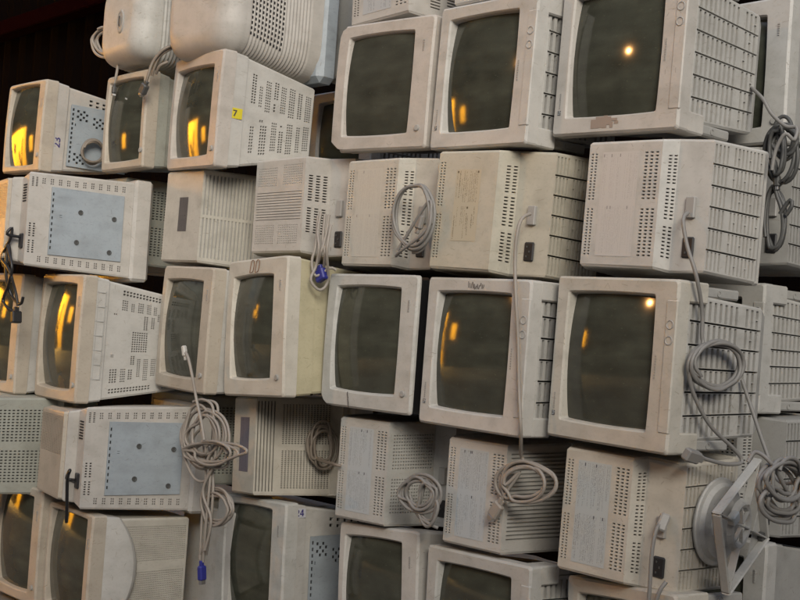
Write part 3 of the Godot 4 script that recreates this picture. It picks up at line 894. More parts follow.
	s = st_new(); lathe(s, Vector3.ZERO, Vector3.UP, [[0, 0.06], [0.02, 0.05], [3.9, 0.035], [3.95, 0.0]], 14)
	part("post", s, plain("post", rgb(0.05, 0.05, 0.05), 0.6), yl)
	s = st_new(); tube(s, smooth([Vector3(0, 3.85, 0), Vector3(0.25, 4.0, 0), Vector3(0.5, 3.97, 0)], 0.05), 0.02)
	part("arm", s, plain("post", rgb(0.05, 0.05, 0.05), 0.6), yl)
	s = st_new(); lathe(s, Vector3(0.5, 3.84, 0), Vector3.UP, [[0.13, 0.03], [0.10, 0.08], [0.03, 0.17], [0.025, 0.165], [0.09, 0.07]], 20)
	part("lamp_shade", s, plain("post", rgb(0.05, 0.05, 0.05), 0.6), yl)
	s = st_new(); lathe(s, Vector3(0.5, 3.84, 0), Vector3.UP, [[-0.06, 0.0], [-0.05, 0.03], [-0.02, 0.05], [0.02, 0.04], [0.08, 0.02]], 16)
	part("bulb", s, M("bulb2"), yl)
	var yo := OmniLight3D.new(); yo.name = "lamp_light"; yo.position = Vector3(0.5, 3.82, 0); yo.light_color = Color(1.0, 0.72, 0.42); yo.light_energy = 4.0; yo.omni_range = 40; yo.omni_attenuation = 2.0; yo.light_size = 0.05; yo.shadow_enabled = true
	yl.add_child(yo)

	# ------------------------------------------------ unseen wall added behind the camera: dims lower rows, bounces fill
	var op := thing("added_shade_wall", "unseen plain wall added behind the camera to dim the lower rows", "wall")
	op.position = Vector3(2.5, -0.985, 2.6)
	s = st_new(); bx(s, Vector3(0, 1.4, 0), Vector3(16, 2.8, 0.25), 0.01)
	part("wall_face", s, plastic("dark_wall", rgb(0.20, 0.185, 0.17), 0.9), op)
	s = st_new(); bx(s, Vector3(0, 2.85, 0), Vector3(16.2, 0.1, 0.4), 0.01)
	part("coping", s, plastic("dark_wall", rgb(0.20, 0.185, 0.17), 0.9), op)

	# ------------------------------------------------ the stack, row by row from the top
	# top of the pile
	monitor("round_back", Vector3(-1.068, 0.895, -4.354), 50.0, 0.0, 0.360, 0.38, "ash", "round-backed monitor with an oval badge at the top left edge", {"badge": true, "bxx": 0.03, "D": 0.40})
	monitor("round_back", Vector3(-0.743, 0.865, -4.054), 44.0, 0.0, 0.460, 0.44, "pink", "largest round-backed ribbed monitor lying on top of the stack", {"vents": true, "D": 0.37, "bezel": "plate"})
	monitor("big_back", Vector3(-0.198, 0.900, -4.195), 48.0, 0.0, 0.360, 0.34, "shade", "plain grey monitor behind the ribbed round-backed one", {"label": false, "panel": [], "flat_socket": false, "kind": "plain", "step": 0.1, "px": 0.19})
	monitor("big_back", Vector3(-0.123, 0.985, -3.783), 47.0, 2.0, 0.340, 0.26, "pink", "monitor cut by the top frame above the leftmost dark-screened large monitor", {"step": 0.2})
	monitor("big_back", Vector3(0.183, 0.985, -3.488), 46.0, 0.0, 0.360, 0.24, "grey", "monitor cut by the top frame above the second large screen", {"step": 0.2})
	# top row, screens outward
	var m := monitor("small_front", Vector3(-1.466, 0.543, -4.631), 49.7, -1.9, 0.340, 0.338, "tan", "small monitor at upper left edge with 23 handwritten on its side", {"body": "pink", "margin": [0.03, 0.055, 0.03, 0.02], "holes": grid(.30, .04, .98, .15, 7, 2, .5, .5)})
	mount_plate(m, 0.163, -0.02, -0.235, 0.23, 0.24, true)
	text("handwriting", "23", 0.026, M("blueink"), m, Vector3(0.1655, -0.055, -0.070), Basis(Vector3.UP, PI / 2) * Basis(Vector3(0, 0, 1), PI / 2))
	monitor("small_front", Vector3(-1.028, 0.548, -4.379), 46.5, 0.6, 0.346, 0.281, "tan", "narrow monitor tinted for warm light under the round badge monitor, plug hanging on its corner", {"body": "sage", "margin": [0.03, 0.03, 0.035, 0.03], "holes": grid(0.05, 0.05, 0.95, 0.95, 8, 26, 0.5, 0.5)})
	m = monitor("small_front", Vector3(-0.740, 0.534, -4.116), 54.7, -2.1, 0.384, 0.367, "rose", "slotted white monitor with a yellow sticker numbered 7 on its side", {"holes": slotted_side_b(), "taper": 0.70, "depth": 0.37, "margin": [0.035, 0.06, 0.045, 0.05]})
	var st := st_new()
	bx(st, Vector3(0.1812, -0.01, -0.070), Vector3(0.0012, 0.034, 0.046), 0.0)
	var sk := part("yellow_sticker", st, M("sticker"), m)
	text("sticker_number", "7", 0.021, M("ink"), sk, Vector3(0.1822, -0.010, -0.066), Basis(Vector3.UP, PI / 2))
	monitor("big_front", Vector3(-0.256, 0.540, -4.439), 48.0, 0.0, 0.360, 0.36, "grey", "dark screen half hidden behind the monitor with the yellow sticker", {})
	monitor("small_front", Vector3(-0.111, 0.578, -3.722), 43.3, -1.5, 0.395, 0.405, "rose", "pinkish large monitor in the top row, with a chipped upper left corner", {"body": "grey", "margin": [0.055, 0.08, 0.05, 0.045], "glass": "dusty_glass", "radius": 1.0, "cuts": [[-1, 1, 0.022, 0.05], [-1, -1, 0.05, 0.035]]})
	monitor("big_front", Vector3(0.179, 0.559, -3.428), 50.7, -2.2, 0.412, 0.397, "white", "top row monitor with a large yellow glow low in its screen", {})
	m = monitor("big_front", Vector3(0.513, 0.577, -3.166), 47.4, -1.7, 0.411, 0.406, "pink", "top row monitor mirroring a bright lamp in its screen, torn label below", {})
	st = st_new(); rng.seed = 5
	for k in 14: bx(st, Vector3(-0.07 + rng.randf() * 0.085, -0.176 + rng.randf_range(-0.012, 0.012), 0.0002), Vector3(rng.randf_range(0.006, 0.03), rng.randf_range(0.006, 0.018), 0.0006 + k * 0.00003))
	part("label_residue", st, plain("residue", rgb(0.30, 0.235, 0.19), 0.8), m)
	monitor("small_front", Vector3(0.856, 0.605, -3.428), 48.0, 0.0, 0.400, 0.40, "grey", "grey monitor behind the lamp-mirroring one, only its right strip showing", {"body": "shade", "margin": [0.06, 0.075, 0.05, 0.05]})
	# second row, backs outward
	m = monitor("plate_back", Vector3(-1.096, 0.162, -4.223), 53.0, 1.2, 0.337, 0.34, "pink", "monitor with blue metal plate facing out, black cord plugged in, upper of two", {})
	monitor("big_back", Vector3(-1.124, 0.215, -4.566), 48.0, 0.0, 0.320, 0.33, "sage", "greenish perforated monitor between the upper blue plate and the ridged back", {"kind": "perforated", "step": 0.30, "px": 0.20, "floor": "slot"})
	monitor("big_back", Vector3(-0.758, 0.218, -4.182), 50.2, -1.2, 0.321, 0.24, "bone", "beige back with ridged side and a small dark label, under the yellow sticker", {"kind": "ridges", "step": 0.215, "px": 0.19, "l0": 0.40, "lw": 0.24, "lt": 0.30, "lb": 0.34, "bg": Color(0.36, 0.34, 0.33), "ink": Color(0.2, 0.19, 0.2), "cols": 7, "dense": 0.9, "panel": [], "flat_socket": false})
	monitor("big_back", Vector3(-0.410, 0.256, -3.958), 45.5, 0.4, 0.316, 0.248, "pink", "back with four square vent patches and grooves between them", {"kind": "slots", "step": 0.10, "px": 0.235, "panel": grid(.05,.07,.44,.29,11,8,.5,.5)+grid(.56,.05,.95,.28,11,9,.5,.5)+grid(.05,.71,.44,.93,11,9,.5,.5)+grid(.52,.71,.92,.93,11,9,.5,.5)+grid(.04,.34,.96,.67,1,11,1.0,.22), "pdepth": 0.005, "label": false})
	monitor("big_back", Vector3(-0.110, 0.218, -3.703), 47.5, -0.8, 0.333, 0.226, "bone", "beige back with a coiled grey cable hanging over its right vents", {"step": 0.05, "px": 0.22, "ink": Color(0.55, 0.52, 0.5), "bg": Color(0.737, 0.72, 0.678), "cols": 20, "dense": 0.35})
	monitor("big_back", Vector3(0.154, 0.208, -3.419), 45.6, -2.4, 0.343, 0.223, "cream", "yellowed cream back with a cable plugged in, second row", {"step": 0.065, "px": 0.25, "right_vents": false, "bg": Color(0.715, 0.675, 0.59), "ink": Color(0.40, 0.36, 0.29), "l0": 0.32, "lw": 0.42, "lt": 0.17, "lb": 0.25, "cols": 9, "dense": 0.8})
	monitor("big_back", Vector3(0.534, 0.222, -3.108), 47.8, -1.9, 0.332, 0.228, "white", "pale back with ribbed side and plugged cable under the lamp-mirroring screen", {"step": 0.042, "px": 0.228, "bg": Color(0.742, 0.732, 0.71), "ink": Color(0.56, 0.54, 0.53), "cols": 22, "dense": 0.4})
	monitor("big_back", Vector3(0.830, 0.275, -3.412), 47.0, 0.0, 0.325, 0.22, "shade", "grey ribbed monitor at the right edge behind a hanging dark coil", {"step": 0.042, "px": 0.225})
	# third row, screens outward
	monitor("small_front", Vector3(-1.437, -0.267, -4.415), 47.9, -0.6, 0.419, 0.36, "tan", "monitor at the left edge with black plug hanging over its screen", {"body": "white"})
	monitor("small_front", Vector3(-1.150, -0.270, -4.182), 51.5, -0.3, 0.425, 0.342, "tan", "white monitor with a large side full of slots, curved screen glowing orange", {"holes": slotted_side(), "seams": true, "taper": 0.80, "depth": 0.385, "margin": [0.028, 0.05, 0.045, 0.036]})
	monitor("small_front", Vector3(-0.719, -0.205, -4.104), 51.1, -1.4, 0.411, 0.335, "tan", "dark monitor with frame tinted for warm light, half hidden behind the white slotted one", {"body": "white", "margin": [0.035, 0.06, 0.05, 0.05], "collar": 0.2})
	m = monitor("small_front", Vector3(-0.445, -0.197, -3.855), 50.8, 3.2, 0.432, 0.343, "ivory", "monitor with a smooth yellowed side and narrow dark screen", {"body": "yellow", "collar": 0.115, "margin": [0.045, 0.075, 0.06, 0.058], "depth": 0.40, "taper": 0.9})
	st = st_new()
	for k in 2: tube(st, smooth([Vector3(-0.03 + k * 0.03, 0.172, 0.0012), Vector3(-0.02 + k * 0.03, 0.208, 0.0012), Vector3(-0.005 + k * 0.03, 0.205, 0.0012), Vector3(-0.012 + k * 0.03, 0.176, 0.0012), Vector3(-0.028 + k * 0.03, 0.172, 0.0012)], 0.006), 0.0012, 5)
	part("pen_scribble", st, plain("rust", rgb(0.20, 0.10, 0.05), 0.8), m)
	m = monitor("small_front", Vector3(-0.093, -0.204, -3.672), 46.4, -0.3, 0.403, 0.399, "ash", "third row monitor with cracked lower bezel and side coloured black for a dark inside", {"body": "cableblack", "rim": 0.018, "margin": [0.05, 0.072, 0.055, 0.042], "radius": 1.0, "cuts": [[-1, -1, 0.03, 0.035]]})  # solid black housing: darkness of the inside put into its colour
	st = st_new()
	for k in 6: bx(st, Vector3(-0.058 - 0.0016 * k, -0.198 + k * 0.0075 + 0.002, 0.0), Vector3(0.0022, 0.009, 0.0012), 0.0, Basis(Vector3(0, 0, 1), 0.25 if k % 2 == 0 else -0.1))
	part("crack", st, M("ink"), m)
	m = monitor("big_front", Vector3(0.205, -0.223, -3.381), 49.7, -0.8, 0.415, 0.407, "white", "third row monitor with a cable hanging straight down across its bezel", {"corner": 0.05})
	st = st_new(); rng.seed = 9
	for k in 11: bx(st, Vector3(-0.035 + k * 0.006, 0.186 + rng.randf_range(-0.004, 0.004), 0.0002), Vector3(rng.randf_range(0.002, 0.004), rng.randf_range(0.008, 0.018), 0.0008), 0.0, Basis(Vector3(0, 0, 1), rng.randf_range(-0.4, 0.4)))
	part("dark_scuff", st, plain("scuff", rgb(0.16, 0.14, 0.125), 0.8), m)
	monitor("big_front", Vector3(0.529, -0.218, -3.092), 52.2, -1.2, 0.419, 0.405, "bone", "large monitor with a cable coil against its ribbed side", {})
	monitor("big_front", Vector3(0.846, -0.123, -3.439), 49.0, 0.0, 0.350, 0.38, "grey", "grey ribbed monitor at the right edge behind the coiled cable", {})
	# fourth row, backs outward
	monitor("big_back", Vector3(-1.478, -0.600, -4.227), 49.0, 0.0, 0.330, 0.33, "sage", "greenish perforated monitor at the left edge, fourth row", {"kind": "perforated", "step": 0.28, "px": 0.20, "floor": "slot"})
	monitor("plate_back", Vector3(-0.804, -0.606, -4.052), 55.0, 0.0, 0.347, 0.34, "pink", "monitor with blue metal plate facing out beside a cable bundle, lower of two", {})
	monitor("big_back", Vector3(-0.754, -0.530, -4.320), 48.0, 0.0, 0.310, 0.33, "sage", "slotted monitor hidden behind the thick cable bundle", {"kind": "perforated", "step": 0.30, "px": 0.20, "floor": "slot"})
	monitor("big_back", Vector3(-0.468, -0.528, -4.035), 54.1, 3.7, 0.325, 0.14, "ivory", "back with shiny ridges and a fine grid beside a dark label", {"kind": "ridged_grid", "step": 0.286, "px": 0.13, "floor": "slot", "l0": 0.30, "lw": 0.42, "lt": 0.22, "lb": 0.24, "bg": Color(0.42, 0.40, 0.44), "ink": Color(0.25, 0.25, 0.3), "cols": 8, "dense": 0.8, "panel": [], "flat_socket": false})
	monitor("big_back", Vector3(-0.078, -0.547, -3.725), 45.7, 0.5, 0.317, 0.214, "ash", "back with wide perforated side and a pale blue label, fourth row", {"kind": "perforated", "step": 0.19, "px": 0.19, "bg": Color(0.70, 0.725, 0.73), "cols": 18, "dense": 0.45})
	monitor("big_back", Vector3(0.240, -0.554, -3.416), 45.6, -0.4, 0.306, 0.213, "white", "back with horizontal louvres and a metal plug dangling over its edge", {"kind": "louvre", "step": 0.27, "px": 0.15, "bg": Color(0.70, 0.725, 0.73), "cols": 18, "dense": 0.45, "flat_socket": false})
	m = monitor("big_back", Vector3(0.525, -0.560, -3.146), 44.8, -1.5, 0.325, 0.204, "ivory", "pale back carrying a swivel stand on its ribbed side", {"step": 0.036, "px": 0.226, "bg": Color(0.70, 0.725, 0.72), "cols": 18, "dense": 0.5})
	swivel_stand(m, Vector3(0.2320, 0.1758, -0.1915), Vector3(0.3170, 0.1799, -0.1680), Vector3(-0.0252, -0.2219, -0.1259), Vector3(-0.0214, 0.0909, -0.2258))
	st = st_new(); bx(st, Vector3(0.1644, 0.2112, -0.0455), Vector3(0.016, 0.042, 0.001)); XF = Transform3D.IDENTITY
	st = st_new(); bx(st, Vector3(0.1644, 0.2112, -0.0455), Vector3(0.016, 0.042, 0.002)); part("white_sticker", st, M("paper"), m)
	monitor("big_back", Vector3(0.859, -0.450, -3.425), 48.0, 0.0, 0.320, 0.22, "shade", "grey ribbed monitor at the right edge behind the swivel stand", {"step": 0.042, "px": 0.225})
	# bottom row, screens outward
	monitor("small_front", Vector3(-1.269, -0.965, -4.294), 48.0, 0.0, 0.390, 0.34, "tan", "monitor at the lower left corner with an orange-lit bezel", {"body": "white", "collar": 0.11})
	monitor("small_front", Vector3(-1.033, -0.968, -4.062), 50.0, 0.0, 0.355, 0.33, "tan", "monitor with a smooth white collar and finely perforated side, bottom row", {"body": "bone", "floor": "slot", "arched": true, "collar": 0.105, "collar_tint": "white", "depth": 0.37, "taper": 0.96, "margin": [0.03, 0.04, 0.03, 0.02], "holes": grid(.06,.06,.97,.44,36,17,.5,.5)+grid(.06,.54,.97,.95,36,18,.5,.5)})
	monitor("big_back", Vector3(-0.605, -0.968, -4.259), 48.0, 0.0, 0.370, 0.30, "white", "pale casing deep in the gap behind the blue plug, bottom row", {"kind": "perforated", "step": 0.28, "px": 0.18, "floor": "slot", "label": false, "panel": []})
	m = monitor("small_front", Vector3(-0.435, -0.947, -4.055), 48.2, 2.5, 0.409, 0.386, "ash", "bottom row monitor with a 24 sticker and blue plate on its side", {"body": "white", "margin": [0.06, 0.075, 0.05, 0.03], "collar": 0.09, "holes": grid(.35, .04, .98, .16, 6, 2, .5, .5)})
	mount_plate(m, 0.187, -0.04, -0.235, 0.27, 0.24, true)
	st = st_new(); bx(st, Vector3(0.1905, 0.172, -0.062), Vector3(0.001, 0.030, 0.05)); sk = part("number_sticker", st, M("paper"), m)
	text("sticker_number", "24", 0.022, M("blueink"), sk, Vector3(0.1912, 0.172, -0.062), Basis(Vector3.UP, PI / 2))
	monitor("small_front", Vector3(-0.006, -0.953, -3.682), 46.6, 3.9, 0.404, 0.348, "white", "bottom row monitor with dark flat screen left of the ribbed one", {"body": "white", "margin": [0.035, 0.07, 0.05, 0.04], "collar": 0.15})
	monitor("big_front", Vector3(0.263, -0.972, -3.392), 49.7, 1.2, 0.409, 0.406, "ash", "bottom row ribbed monitor under the dangling metal plug", {})
	monitor("big_front", Vector3(0.614, -0.975, -3.104), 57.2, 4.3, 0.409, 0.394, "ivory", "bottom row monitor under the back with the swivel stand", {})
	monitor("small_front", Vector3(0.876, -0.860, -3.406), 48.0, 0.0, 0.400, 0.38, "grey", "grey monitor at the lower right below the swivel stand", {"body": "shade", "margin": [0.06, 0.07, 0.05, 0.05]})
	# ------------------------------------------------ small things on the monitors
	XF = Transform3D.IDENTITY
	# ------------------------------------------------ cables
	cable("grey cable plugged into the cream back, coiled below over the louvred one", [[Vector3(0.330, 0.367, -3.282), Vector3(0.307, 0.350, -3.262), Vector3(0.296, 0.306, -3.256), Vector3(0.296, 0.234, -3.257), Vector3(0.303, 0.133, -3.234), Vector3(0.315, 0.029, -3.232), Vector3(0.324, -0.087, -3.224), Vector3(0.335, -0.203, -3.208), Vector3(0.351, -0.281, -3.286)] + coil(Vector3(0.366, -0.342, -3.270), Vector3(0.056, 0.010, 0.057), Vector3(-0.003, 0.044, -0.003), Vector3(-0.714, 0.000, 0.700), 4.4, 3, 0.4, 1.2) + [Vector3(0.347, -0.318, -3.278), Vector3(0.321, -0.369, -3.298), Vector3(0.303, -0.407, -3.316)]], 0.0048, "cable", [[Vector3(0.295, -0.428, -3.328), Vector3(0.284, -0.452, -3.340) - Vector3(0.306, -0.404, -3.317), Vector3(0.018, 0.034, 0.045), "cable", 1]])
	cable("grey cable from the pale back, coiled on the large monitor's ribbed side", [[Vector3(0.682, 0.363, -2.989), Vector3(0.666, 0.342, -2.963), Vector3(0.676, 0.281, -2.951), Vector3(0.697, 0.209, -2.929), Vector3(0.724, 0.129, -2.962), Vector3(0.729, 0.069, -2.968)] + coil(Vector3(0.768, 0.001, -2.999), Vector3(0.077, 0.004, -0.060), Vector3(-0.004, 0.053, 0.005), Vector3(0.613, -0.020, 0.790), 6.3, 8, 0.13, 2.0) + [Vector3(0.697, -0.021, -2.933), Vector3(0.715, -0.075, -2.954), Vector3(0.767, -0.146, -2.990), Vector3(0.844, -0.205, -3.039), Vector3(0.866, -0.234, -3.050), Vector3(0.814, -0.238, -3.010), Vector3(0.739, -0.222, -2.958)]], 0.0050, "cablegrey", [[Vector3(0.715, -0.219, -2.939), Vector3(0.686, -0.212, -2.916) - Vector3(0.745, -0.227, -2.963), Vector3(0.022, 0.03, 0.05), "cablegrey"]])
	cable("thin grey cable hanging down the right edge into the bunch by the stand", [[Vector3(0.868, -0.033, -3.101), Vector3(0.891, -0.106, -3.076), Vector3(0.919, -0.195, -3.045), Vector3(0.939, -0.267, -2.992)] + coil(Vector3(0.881, -0.272, -2.803), Vector3(0.061, -0.003, -0.061), Vector3(-0.007, 0.068, 0.010), Vector3(0.709, -0.027, 0.704), 3.3, 12, 0.3, 0.4)], 0.0050, "cablegrey")
	cable("dark coil hanging tied in the middle at the right edge, second row", [coil(Vector3(0.966, 0.555, -3.193), Vector3(0.027, -0.003, 0.029), Vector3(-0.003, 0.068, -0.003), Vector3(-0.731, 0.000, 0.682), 2.6, 21, 0.2, 1.5) + [Vector3(0.957, 0.473, -3.189)] + coil(Vector3(0.962, 0.386, -3.198), Vector3(0.018, -0.001, 0.019), Vector3(-0.003, 0.079, -0.004), Vector3(-0.731, 0.000, 0.682), 3.4, 22, 0.2, 1.5), [Vector3(0.972, 0.395, -3.157), Vector3(0.982, 0.418, -3.146), Vector3(0.978, 0.433, -3.151), Vector3(0.960, 0.398, -3.170)]], 0.0055, "cabledark", [[Vector3(0.951, 0.484, -3.180), Vector3(0.1, -1, 0), Vector3(0.02, 0.016, 0.03), "cabledark", 1]])
	cable("dark tangle of cables at the right edge under the upper grey monitor", [coil(Vector3(0.969, 0.591, -3.175), Vector3(0.025, -0.003, 0.027), Vector3(-0.002, 0.042, -0.002), Vector3(-0.731, 0.000, 0.682), 4.4, 91, 0.5, 0.4), coil(Vector3(0.953, 0.565, -3.178), Vector3(0.017, -0.002, 0.019), Vector3(-0.003, 0.058, -0.003), Vector3(-0.731, 0.000, 0.682), 2.4, 92, 0.4, 1.4), [Vector3(0.946, 0.620, -3.200), Vector3(0.958, 0.538, -3.172), Vector3(0.950, 0.492, -3.180)]], 0.0052, "cabledark")
	cable("messy grey cables heaped beside the swivel stand", [coil(Vector3(0.879, -0.246, -2.772), Vector3(0.050, -0.002, -0.050), Vector3(-0.005, 0.045, 0.006), Vector3(0.709, -0.027, 0.704), 3.4, 95, 0.5, 0.4), coil(Vector3(0.870, -0.292, -2.779), Vector3(0.060, -0.004, -0.061), Vector3(-0.003, 0.032, 0.004), Vector3(0.709, -0.027, 0.704), 2.6, 96, 0.5, 2.0), [Vector3(0.794, -0.210, -2.751), Vector3(0.811, -0.187, -2.753), Vector3(0.840, -0.206, -2.739), Vector3(0.884, -0.259, -2.772), Vector3(0.940, -0.319, -2.845), Vector3(0.897, -0.324, -2.830), Vector3(0.852, -0.275, -2.811)]], 0.0050, "cablegrey")
	cable("pale cable looping from behind the lamp-mirroring monitor to the right edge", [[Vector3(0.892, 0.750, -3.283), Vector3(0.901, 0.698, -3.184), Vector3(0.922, 0.653, -3.161), Vector3(0.950, 0.618, -3.129), Vector3(0.971, 0.611, -3.106), Vector3(0.960, 0.577, -3.089), Vector3(0.936, 0.590, -3.086), Vector3(0.920, 0.551, -3.103), Vector3(0.915, 0.500, -3.109)]], 0.0050, "cablegrey")
	cable("grey coil hanging over the beige back in the second row", [coil(Vector3(0.029, 0.364, -3.514), Vector3(0.053, -0.002, 0.057), Vector3(-0.006, 0.092, -0.007), Vector3(-0.737, 0.000, 0.676), 4.4, 31, 0.16, 4.6) + [Vector3(-0.000, 0.295, -3.524), Vector3(-0.016, 0.266, -3.541)], [Vector3(0.074, 0.343, -3.443), Vector3(0.044, 0.304, -3.469), Vector3(-0.004, 0.265, -3.521), Vector3(-0.020, 0.250, -3.561)]], 0.0048, "cablegrey", [[Vector3(0.041, 0.345, -3.486), Vector3(0.2, 1, 0.1), Vector3(0.016, 0.03, 0.04), "cablegrey"]])
	cable("beige cable bunch with a blue plug under the back with vent patches", [[Vector3(-0.262, 0.387, -3.807), Vector3(-0.266, 0.323, -3.789), Vector3(-0.257, 0.272, -3.759), Vector3(-0.263, 0.218, -3.775), Vector3(-0.275, 0.173, -3.762), Vector3(-0.246, 0.145, -3.771), Vector3(-0.224, 0.177, -3.778), Vector3(-0.230, 0.265, -3.724), Vector3(-0.225, 0.344, -3.755)], [Vector3(-0.248, 0.380, -3.793), Vector3(-0.248, 0.298, -3.775), Vector3(-0.237, 0.260, -3.738), Vector3(-0.239, 0.213, -3.781)], [Vector3(-0.271, 0.375, -3.816), Vector3(-0.269, 0.282, -3.785), Vector3(-0.277, 0.229, -3.778), Vector3(-0.261, 0.187, -3.774), Vector3(-0.220, 0.214, -3.771), Vector3(-0.201, 0.209, -3.773)], [Vector3(-0.235, 0.377, -3.779), Vector3(-0.239, 0.314, -3.769), Vector3(-0.247, 0.266, -3.748), Vector3(-0.258, 0.230, -3.780)]], 0.0046, "cable", [[Vector3(-0.246, 0.191, -3.780), Vector3(0.3, -0.9, 0.3), Vector3(0.022, 0.04, 0.038), "blueplug"]])
	cable("grey-brown cable bunch between the fine grid side and the perforated back", [coil(Vector3(-0.228, -0.353, -4.099), Vector3(0.035, 0.000, -0.025), Vector3(-0.005, 0.066, -0.002), Vector3(0.586, 0.064, 0.808), 6.4, 41, 0.5, 1.0), [Vector3(-0.257, -0.337, -4.079), Vector3(-0.240, -0.395, -4.081), Vector3(-0.170, -0.383, -3.806), Vector3(-0.145, -0.385, -3.779)]], 0.0048, "cablebrown")
	cable("thick beige bundle hanging beside the lower blue plate, blue plug at its end", [coil(Vector3(-0.582, -0.334, -3.918), Vector3(0.077, 0.013, 0.106), Vector3(-0.009, 0.100, -0.013), Vector3(-0.810, 0.000, 0.587), 4.2, 51, 0.42, 1.0), coil(Vector3(-0.562, -0.342, -3.874), Vector3(0.061, 0.011, 0.084), Vector3(-0.006, 0.068, -0.009), Vector3(-0.810, 0.000, 0.587), 4.6, 57, 0.6, 2.0), coil(Vector3(-0.540, -0.374, -3.827), Vector3(0.089, 0.017, 0.122), Vector3(-0.004, 0.039, -0.005), Vector3(-0.810, 0.000, 0.587), 3.4, 58, 0.5, 0.0), [Vector3(-0.550, -0.431, -3.841), Vector3(-0.576, -0.530, -3.877), Vector3(-0.548, -0.618, -3.854), Vector3(-0.571, -0.711, -3.886)], [Vector3(-0.522, -0.395, -3.803), Vector3(-0.568, -0.495, -3.849), Vector3(-0.532, -0.581, -3.816), Vector3(-0.547, -0.677, -3.836)], [Vector3(-0.607, -0.287, -3.936), Vector3(-0.569, -0.437, -3.883), Vector3(-0.570, -0.593, -3.885), Vector3(-0.566, -0.716, -3.880)], [Vector3(-0.552, -0.310, -3.878), Vector3(-0.547, -0.461, -3.837), Vector3(-0.550, -0.601, -3.841), Vector3(-0.554, -0.719, -3.863)], [Vector3(-0.573, -0.345, -3.906), Vector3(-0.539, -0.455, -3.843), Vector3(-0.535, -0.584, -3.837), Vector3(-0.547, -0.698, -3.871)], coil(Vector3(-0.506, -0.544, -3.832), Vector3(0.048, 0.012, 0.066), Vector3(-0.004, 0.048, -0.006), Vector3(-0.810, 0.000, 0.587), 6.4, 52, 0.35, 0.2), [Vector3(-0.647, -0.260, -3.975), Vector3(-0.659, -0.357, -3.974), Vector3(-0.612, -0.411, -3.910), Vector3(-0.505, -0.416, -3.779), Vector3(-0.482, -0.373, -3.764), Vector3(-0.520, -0.321, -3.833)]], 0.0045, "cable", [[Vector3(-0.555, -0.753, -3.864), Vector3(0.1, -1, 0), Vector3(0.026, 0.020, 0.045), "blueplug", 1]])
	cable("white cable from the slotted monitor hanging down to the bundle", [[Vector3(-0.677, -0.066, -3.950), Vector3(-0.652, -0.092, -3.893), Vector3(-0.632, -0.144, -3.870), Vector3(-0.613, -0.214, -3.865), Vector3(-0.586, -0.278, -3.819), Vector3(-0.569, -0.337, -3.801)]], 0.0048, "cable", [[Vector3(-0.671, -0.072, -3.928), Vector3(-0.2, 0.9, -0.1), Vector3(0.016, 0.016, 0.035), "white"]])
	cable("black power cord tied in loops at the left edge", [[Vector3(-1.282, 0.267, -4.130), Vector3(-1.318, 0.272, -4.103), Vector3(-1.305, 0.294, -4.110), Vector3(-1.311, 0.254, -4.116), Vector3(-1.342, 0.214, -4.150), Vector3(-1.331, 0.167, -4.138), Vector3(-1.302, 0.187, -4.107), Vector3(-1.319, 0.241, -4.125), Vector3(-1.317, 0.137, -4.123), Vector3(-1.292, 0.068, -4.125), Vector3(-1.248, 0.043, -4.077), Vector3(-1.236, 0.066, -4.063)], [Vector3(-1.310, 0.226, -4.100), Vector3(-1.282, 0.159, -4.069), Vector3(-1.302, 0.103, -4.107), Vector3(-1.329, 0.053, -4.152), Vector3(-1.300, 0.027, -4.119), Vector3(-1.270, 0.016, -4.101)], [Vector3(-1.316, 0.233, -4.107), Vector3(-1.345, 0.194, -4.153), Vector3(-1.296, 0.153, -4.085), Vector3(-1.272, 0.088, -4.088), Vector3(-1.258, 0.036, -4.087)]], 0.0052, "cableblack", [[Vector3(-1.263, -0.001, -4.093), Vector3(0.1, -1, 0.1), Vector3(0.034, 0.022, 0.04), "cableblack"]])
	cable("short black cord plugged beside the lower blue plate, dropping behind", [[Vector3(-0.993, -0.506, -3.964), Vector3(-1.017, -0.501, -3.947), Vector3(-0.928, -0.436, -3.631), Vector3(-0.946, -0.471, -3.681), Vector3(-0.951, -0.550, -3.716), Vector3(-0.958, -0.607, -3.754)]], 0.0052, "cableblack")
	cable("grey cable tangle between the perforated and the louvred backs", [coil(Vector3(0.099, -0.416, -3.515), Vector3(0.046, 0.009, 0.047), Vector3(-0.003, 0.042, -0.003), Vector3(-0.716, 0.000, 0.698), 6.3, 61, 0.5, 0.6), coil(Vector3(0.128, -0.432, -3.486), Vector3(0.027, 0.005, 0.027), Vector3(-0.004, 0.055, -0.004), Vector3(-0.716, 0.000, 0.698), 2.4, 62, 0.4, 0.3), [Vector3(0.066, -0.429, -3.534), Vector3(0.092, -0.480, -3.508), Vector3(0.126, -0.498, -3.473), Vector3(0.149, -0.506, -3.464)]], 0.0050, "cablegrey")
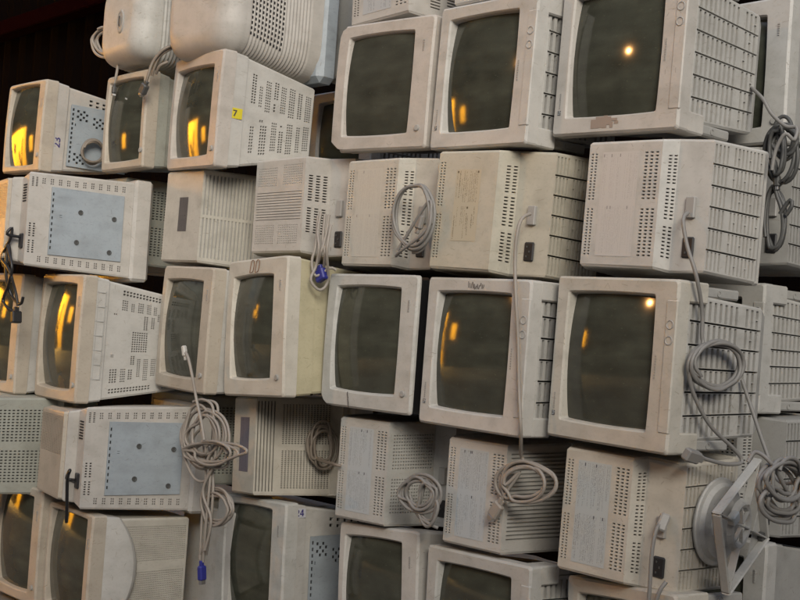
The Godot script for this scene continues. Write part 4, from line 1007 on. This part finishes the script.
	cable("pale coil on top of the narrow warm-tinted monitor at the upper left", [coil(Vector3(-1.134, 1.035, -4.533), Vector3(0.064, -0.012, 0.067), Vector3(-0.005, 0.053, -0.006), Vector3(-0.725, 0.000, 0.689), 5.3, 71, 0.3, 0.3), [Vector3(-1.090, 0.987, -4.473), Vector3(-1.077, 0.944, -4.445), Vector3(-1.068, 0.899, -4.403), Vector3(-1.076, 0.849, -4.409)], [Vector3(-1.157, 1.066, -4.543), Vector3(-1.098, 1.073, -4.496), Vector3(-1.068, 1.108, -4.479)]], 0.0050, "cable", [[Vector3(-1.073, 0.834, -4.403), Vector3(0, -1, 0), Vector3(0.016, 0.016, 0.028), "cabledark", 1]])
	cable("brown cable bent down between the two warm-tinted monitors, dark plug", [[Vector3(-0.835, 0.968, -4.219), Vector3(-0.870, 0.947, -4.212), Vector3(-0.902, 0.904, -4.217), Vector3(-0.915, 0.855, -4.216), Vector3(-0.921, 0.828, -4.223)], [Vector3(-0.843, 0.959, -4.227), Vector3(-0.881, 0.928, -4.224), Vector3(-0.899, 0.886, -4.229), Vector3(-0.906, 0.860, -4.235)], [Vector3(-0.852, 0.909, -4.222), Vector3(-0.878, 0.893, -4.220), Vector3(-0.893, 0.868, -4.236)]], 0.0055, "cablebrown", [[Vector3(-0.929, 0.812, -4.230), Vector3(-0.936, 0.795, -4.238) - Vector3(-0.921, 0.828, -4.223), Vector3(0.022, 0.03, 0.036), "cabledark", 1]])
	cable("grey cable plugged into the stand-bearing back, dropping out at the bottom", [[Vector3(0.674, -0.391, -3.027), Vector3(0.658, -0.409, -3.015), Vector3(0.650, -0.457, -3.009), Vector3(0.649, -0.529, -3.007), Vector3(0.649, -0.606, -3.007)], [Vector3(0.684, -0.528, -2.989), Vector3(0.670, -0.548, -2.986), Vector3(0.661, -0.585, -2.991), Vector3(0.659, -0.613, -2.997)]], 0.0052, "cablegrey", [[Vector3(0.676, -0.391, -3.028), Vector3(0, 0.2, 1), Vector3(0.024, 0.044, 0.02), "knob"]])
	cable("pale cable loops lying against the upper left monitor's blue plate", [coil(Vector3(-1.192, 0.636, -4.624), Vector3(0.034, 0.007, -0.029), Vector3(-0.002, 0.041, 0.004), Vector3(0.647, -0.033, 0.762), 3.4, 81, 0.25, 0.5)], 0.0048, "cablebrown")
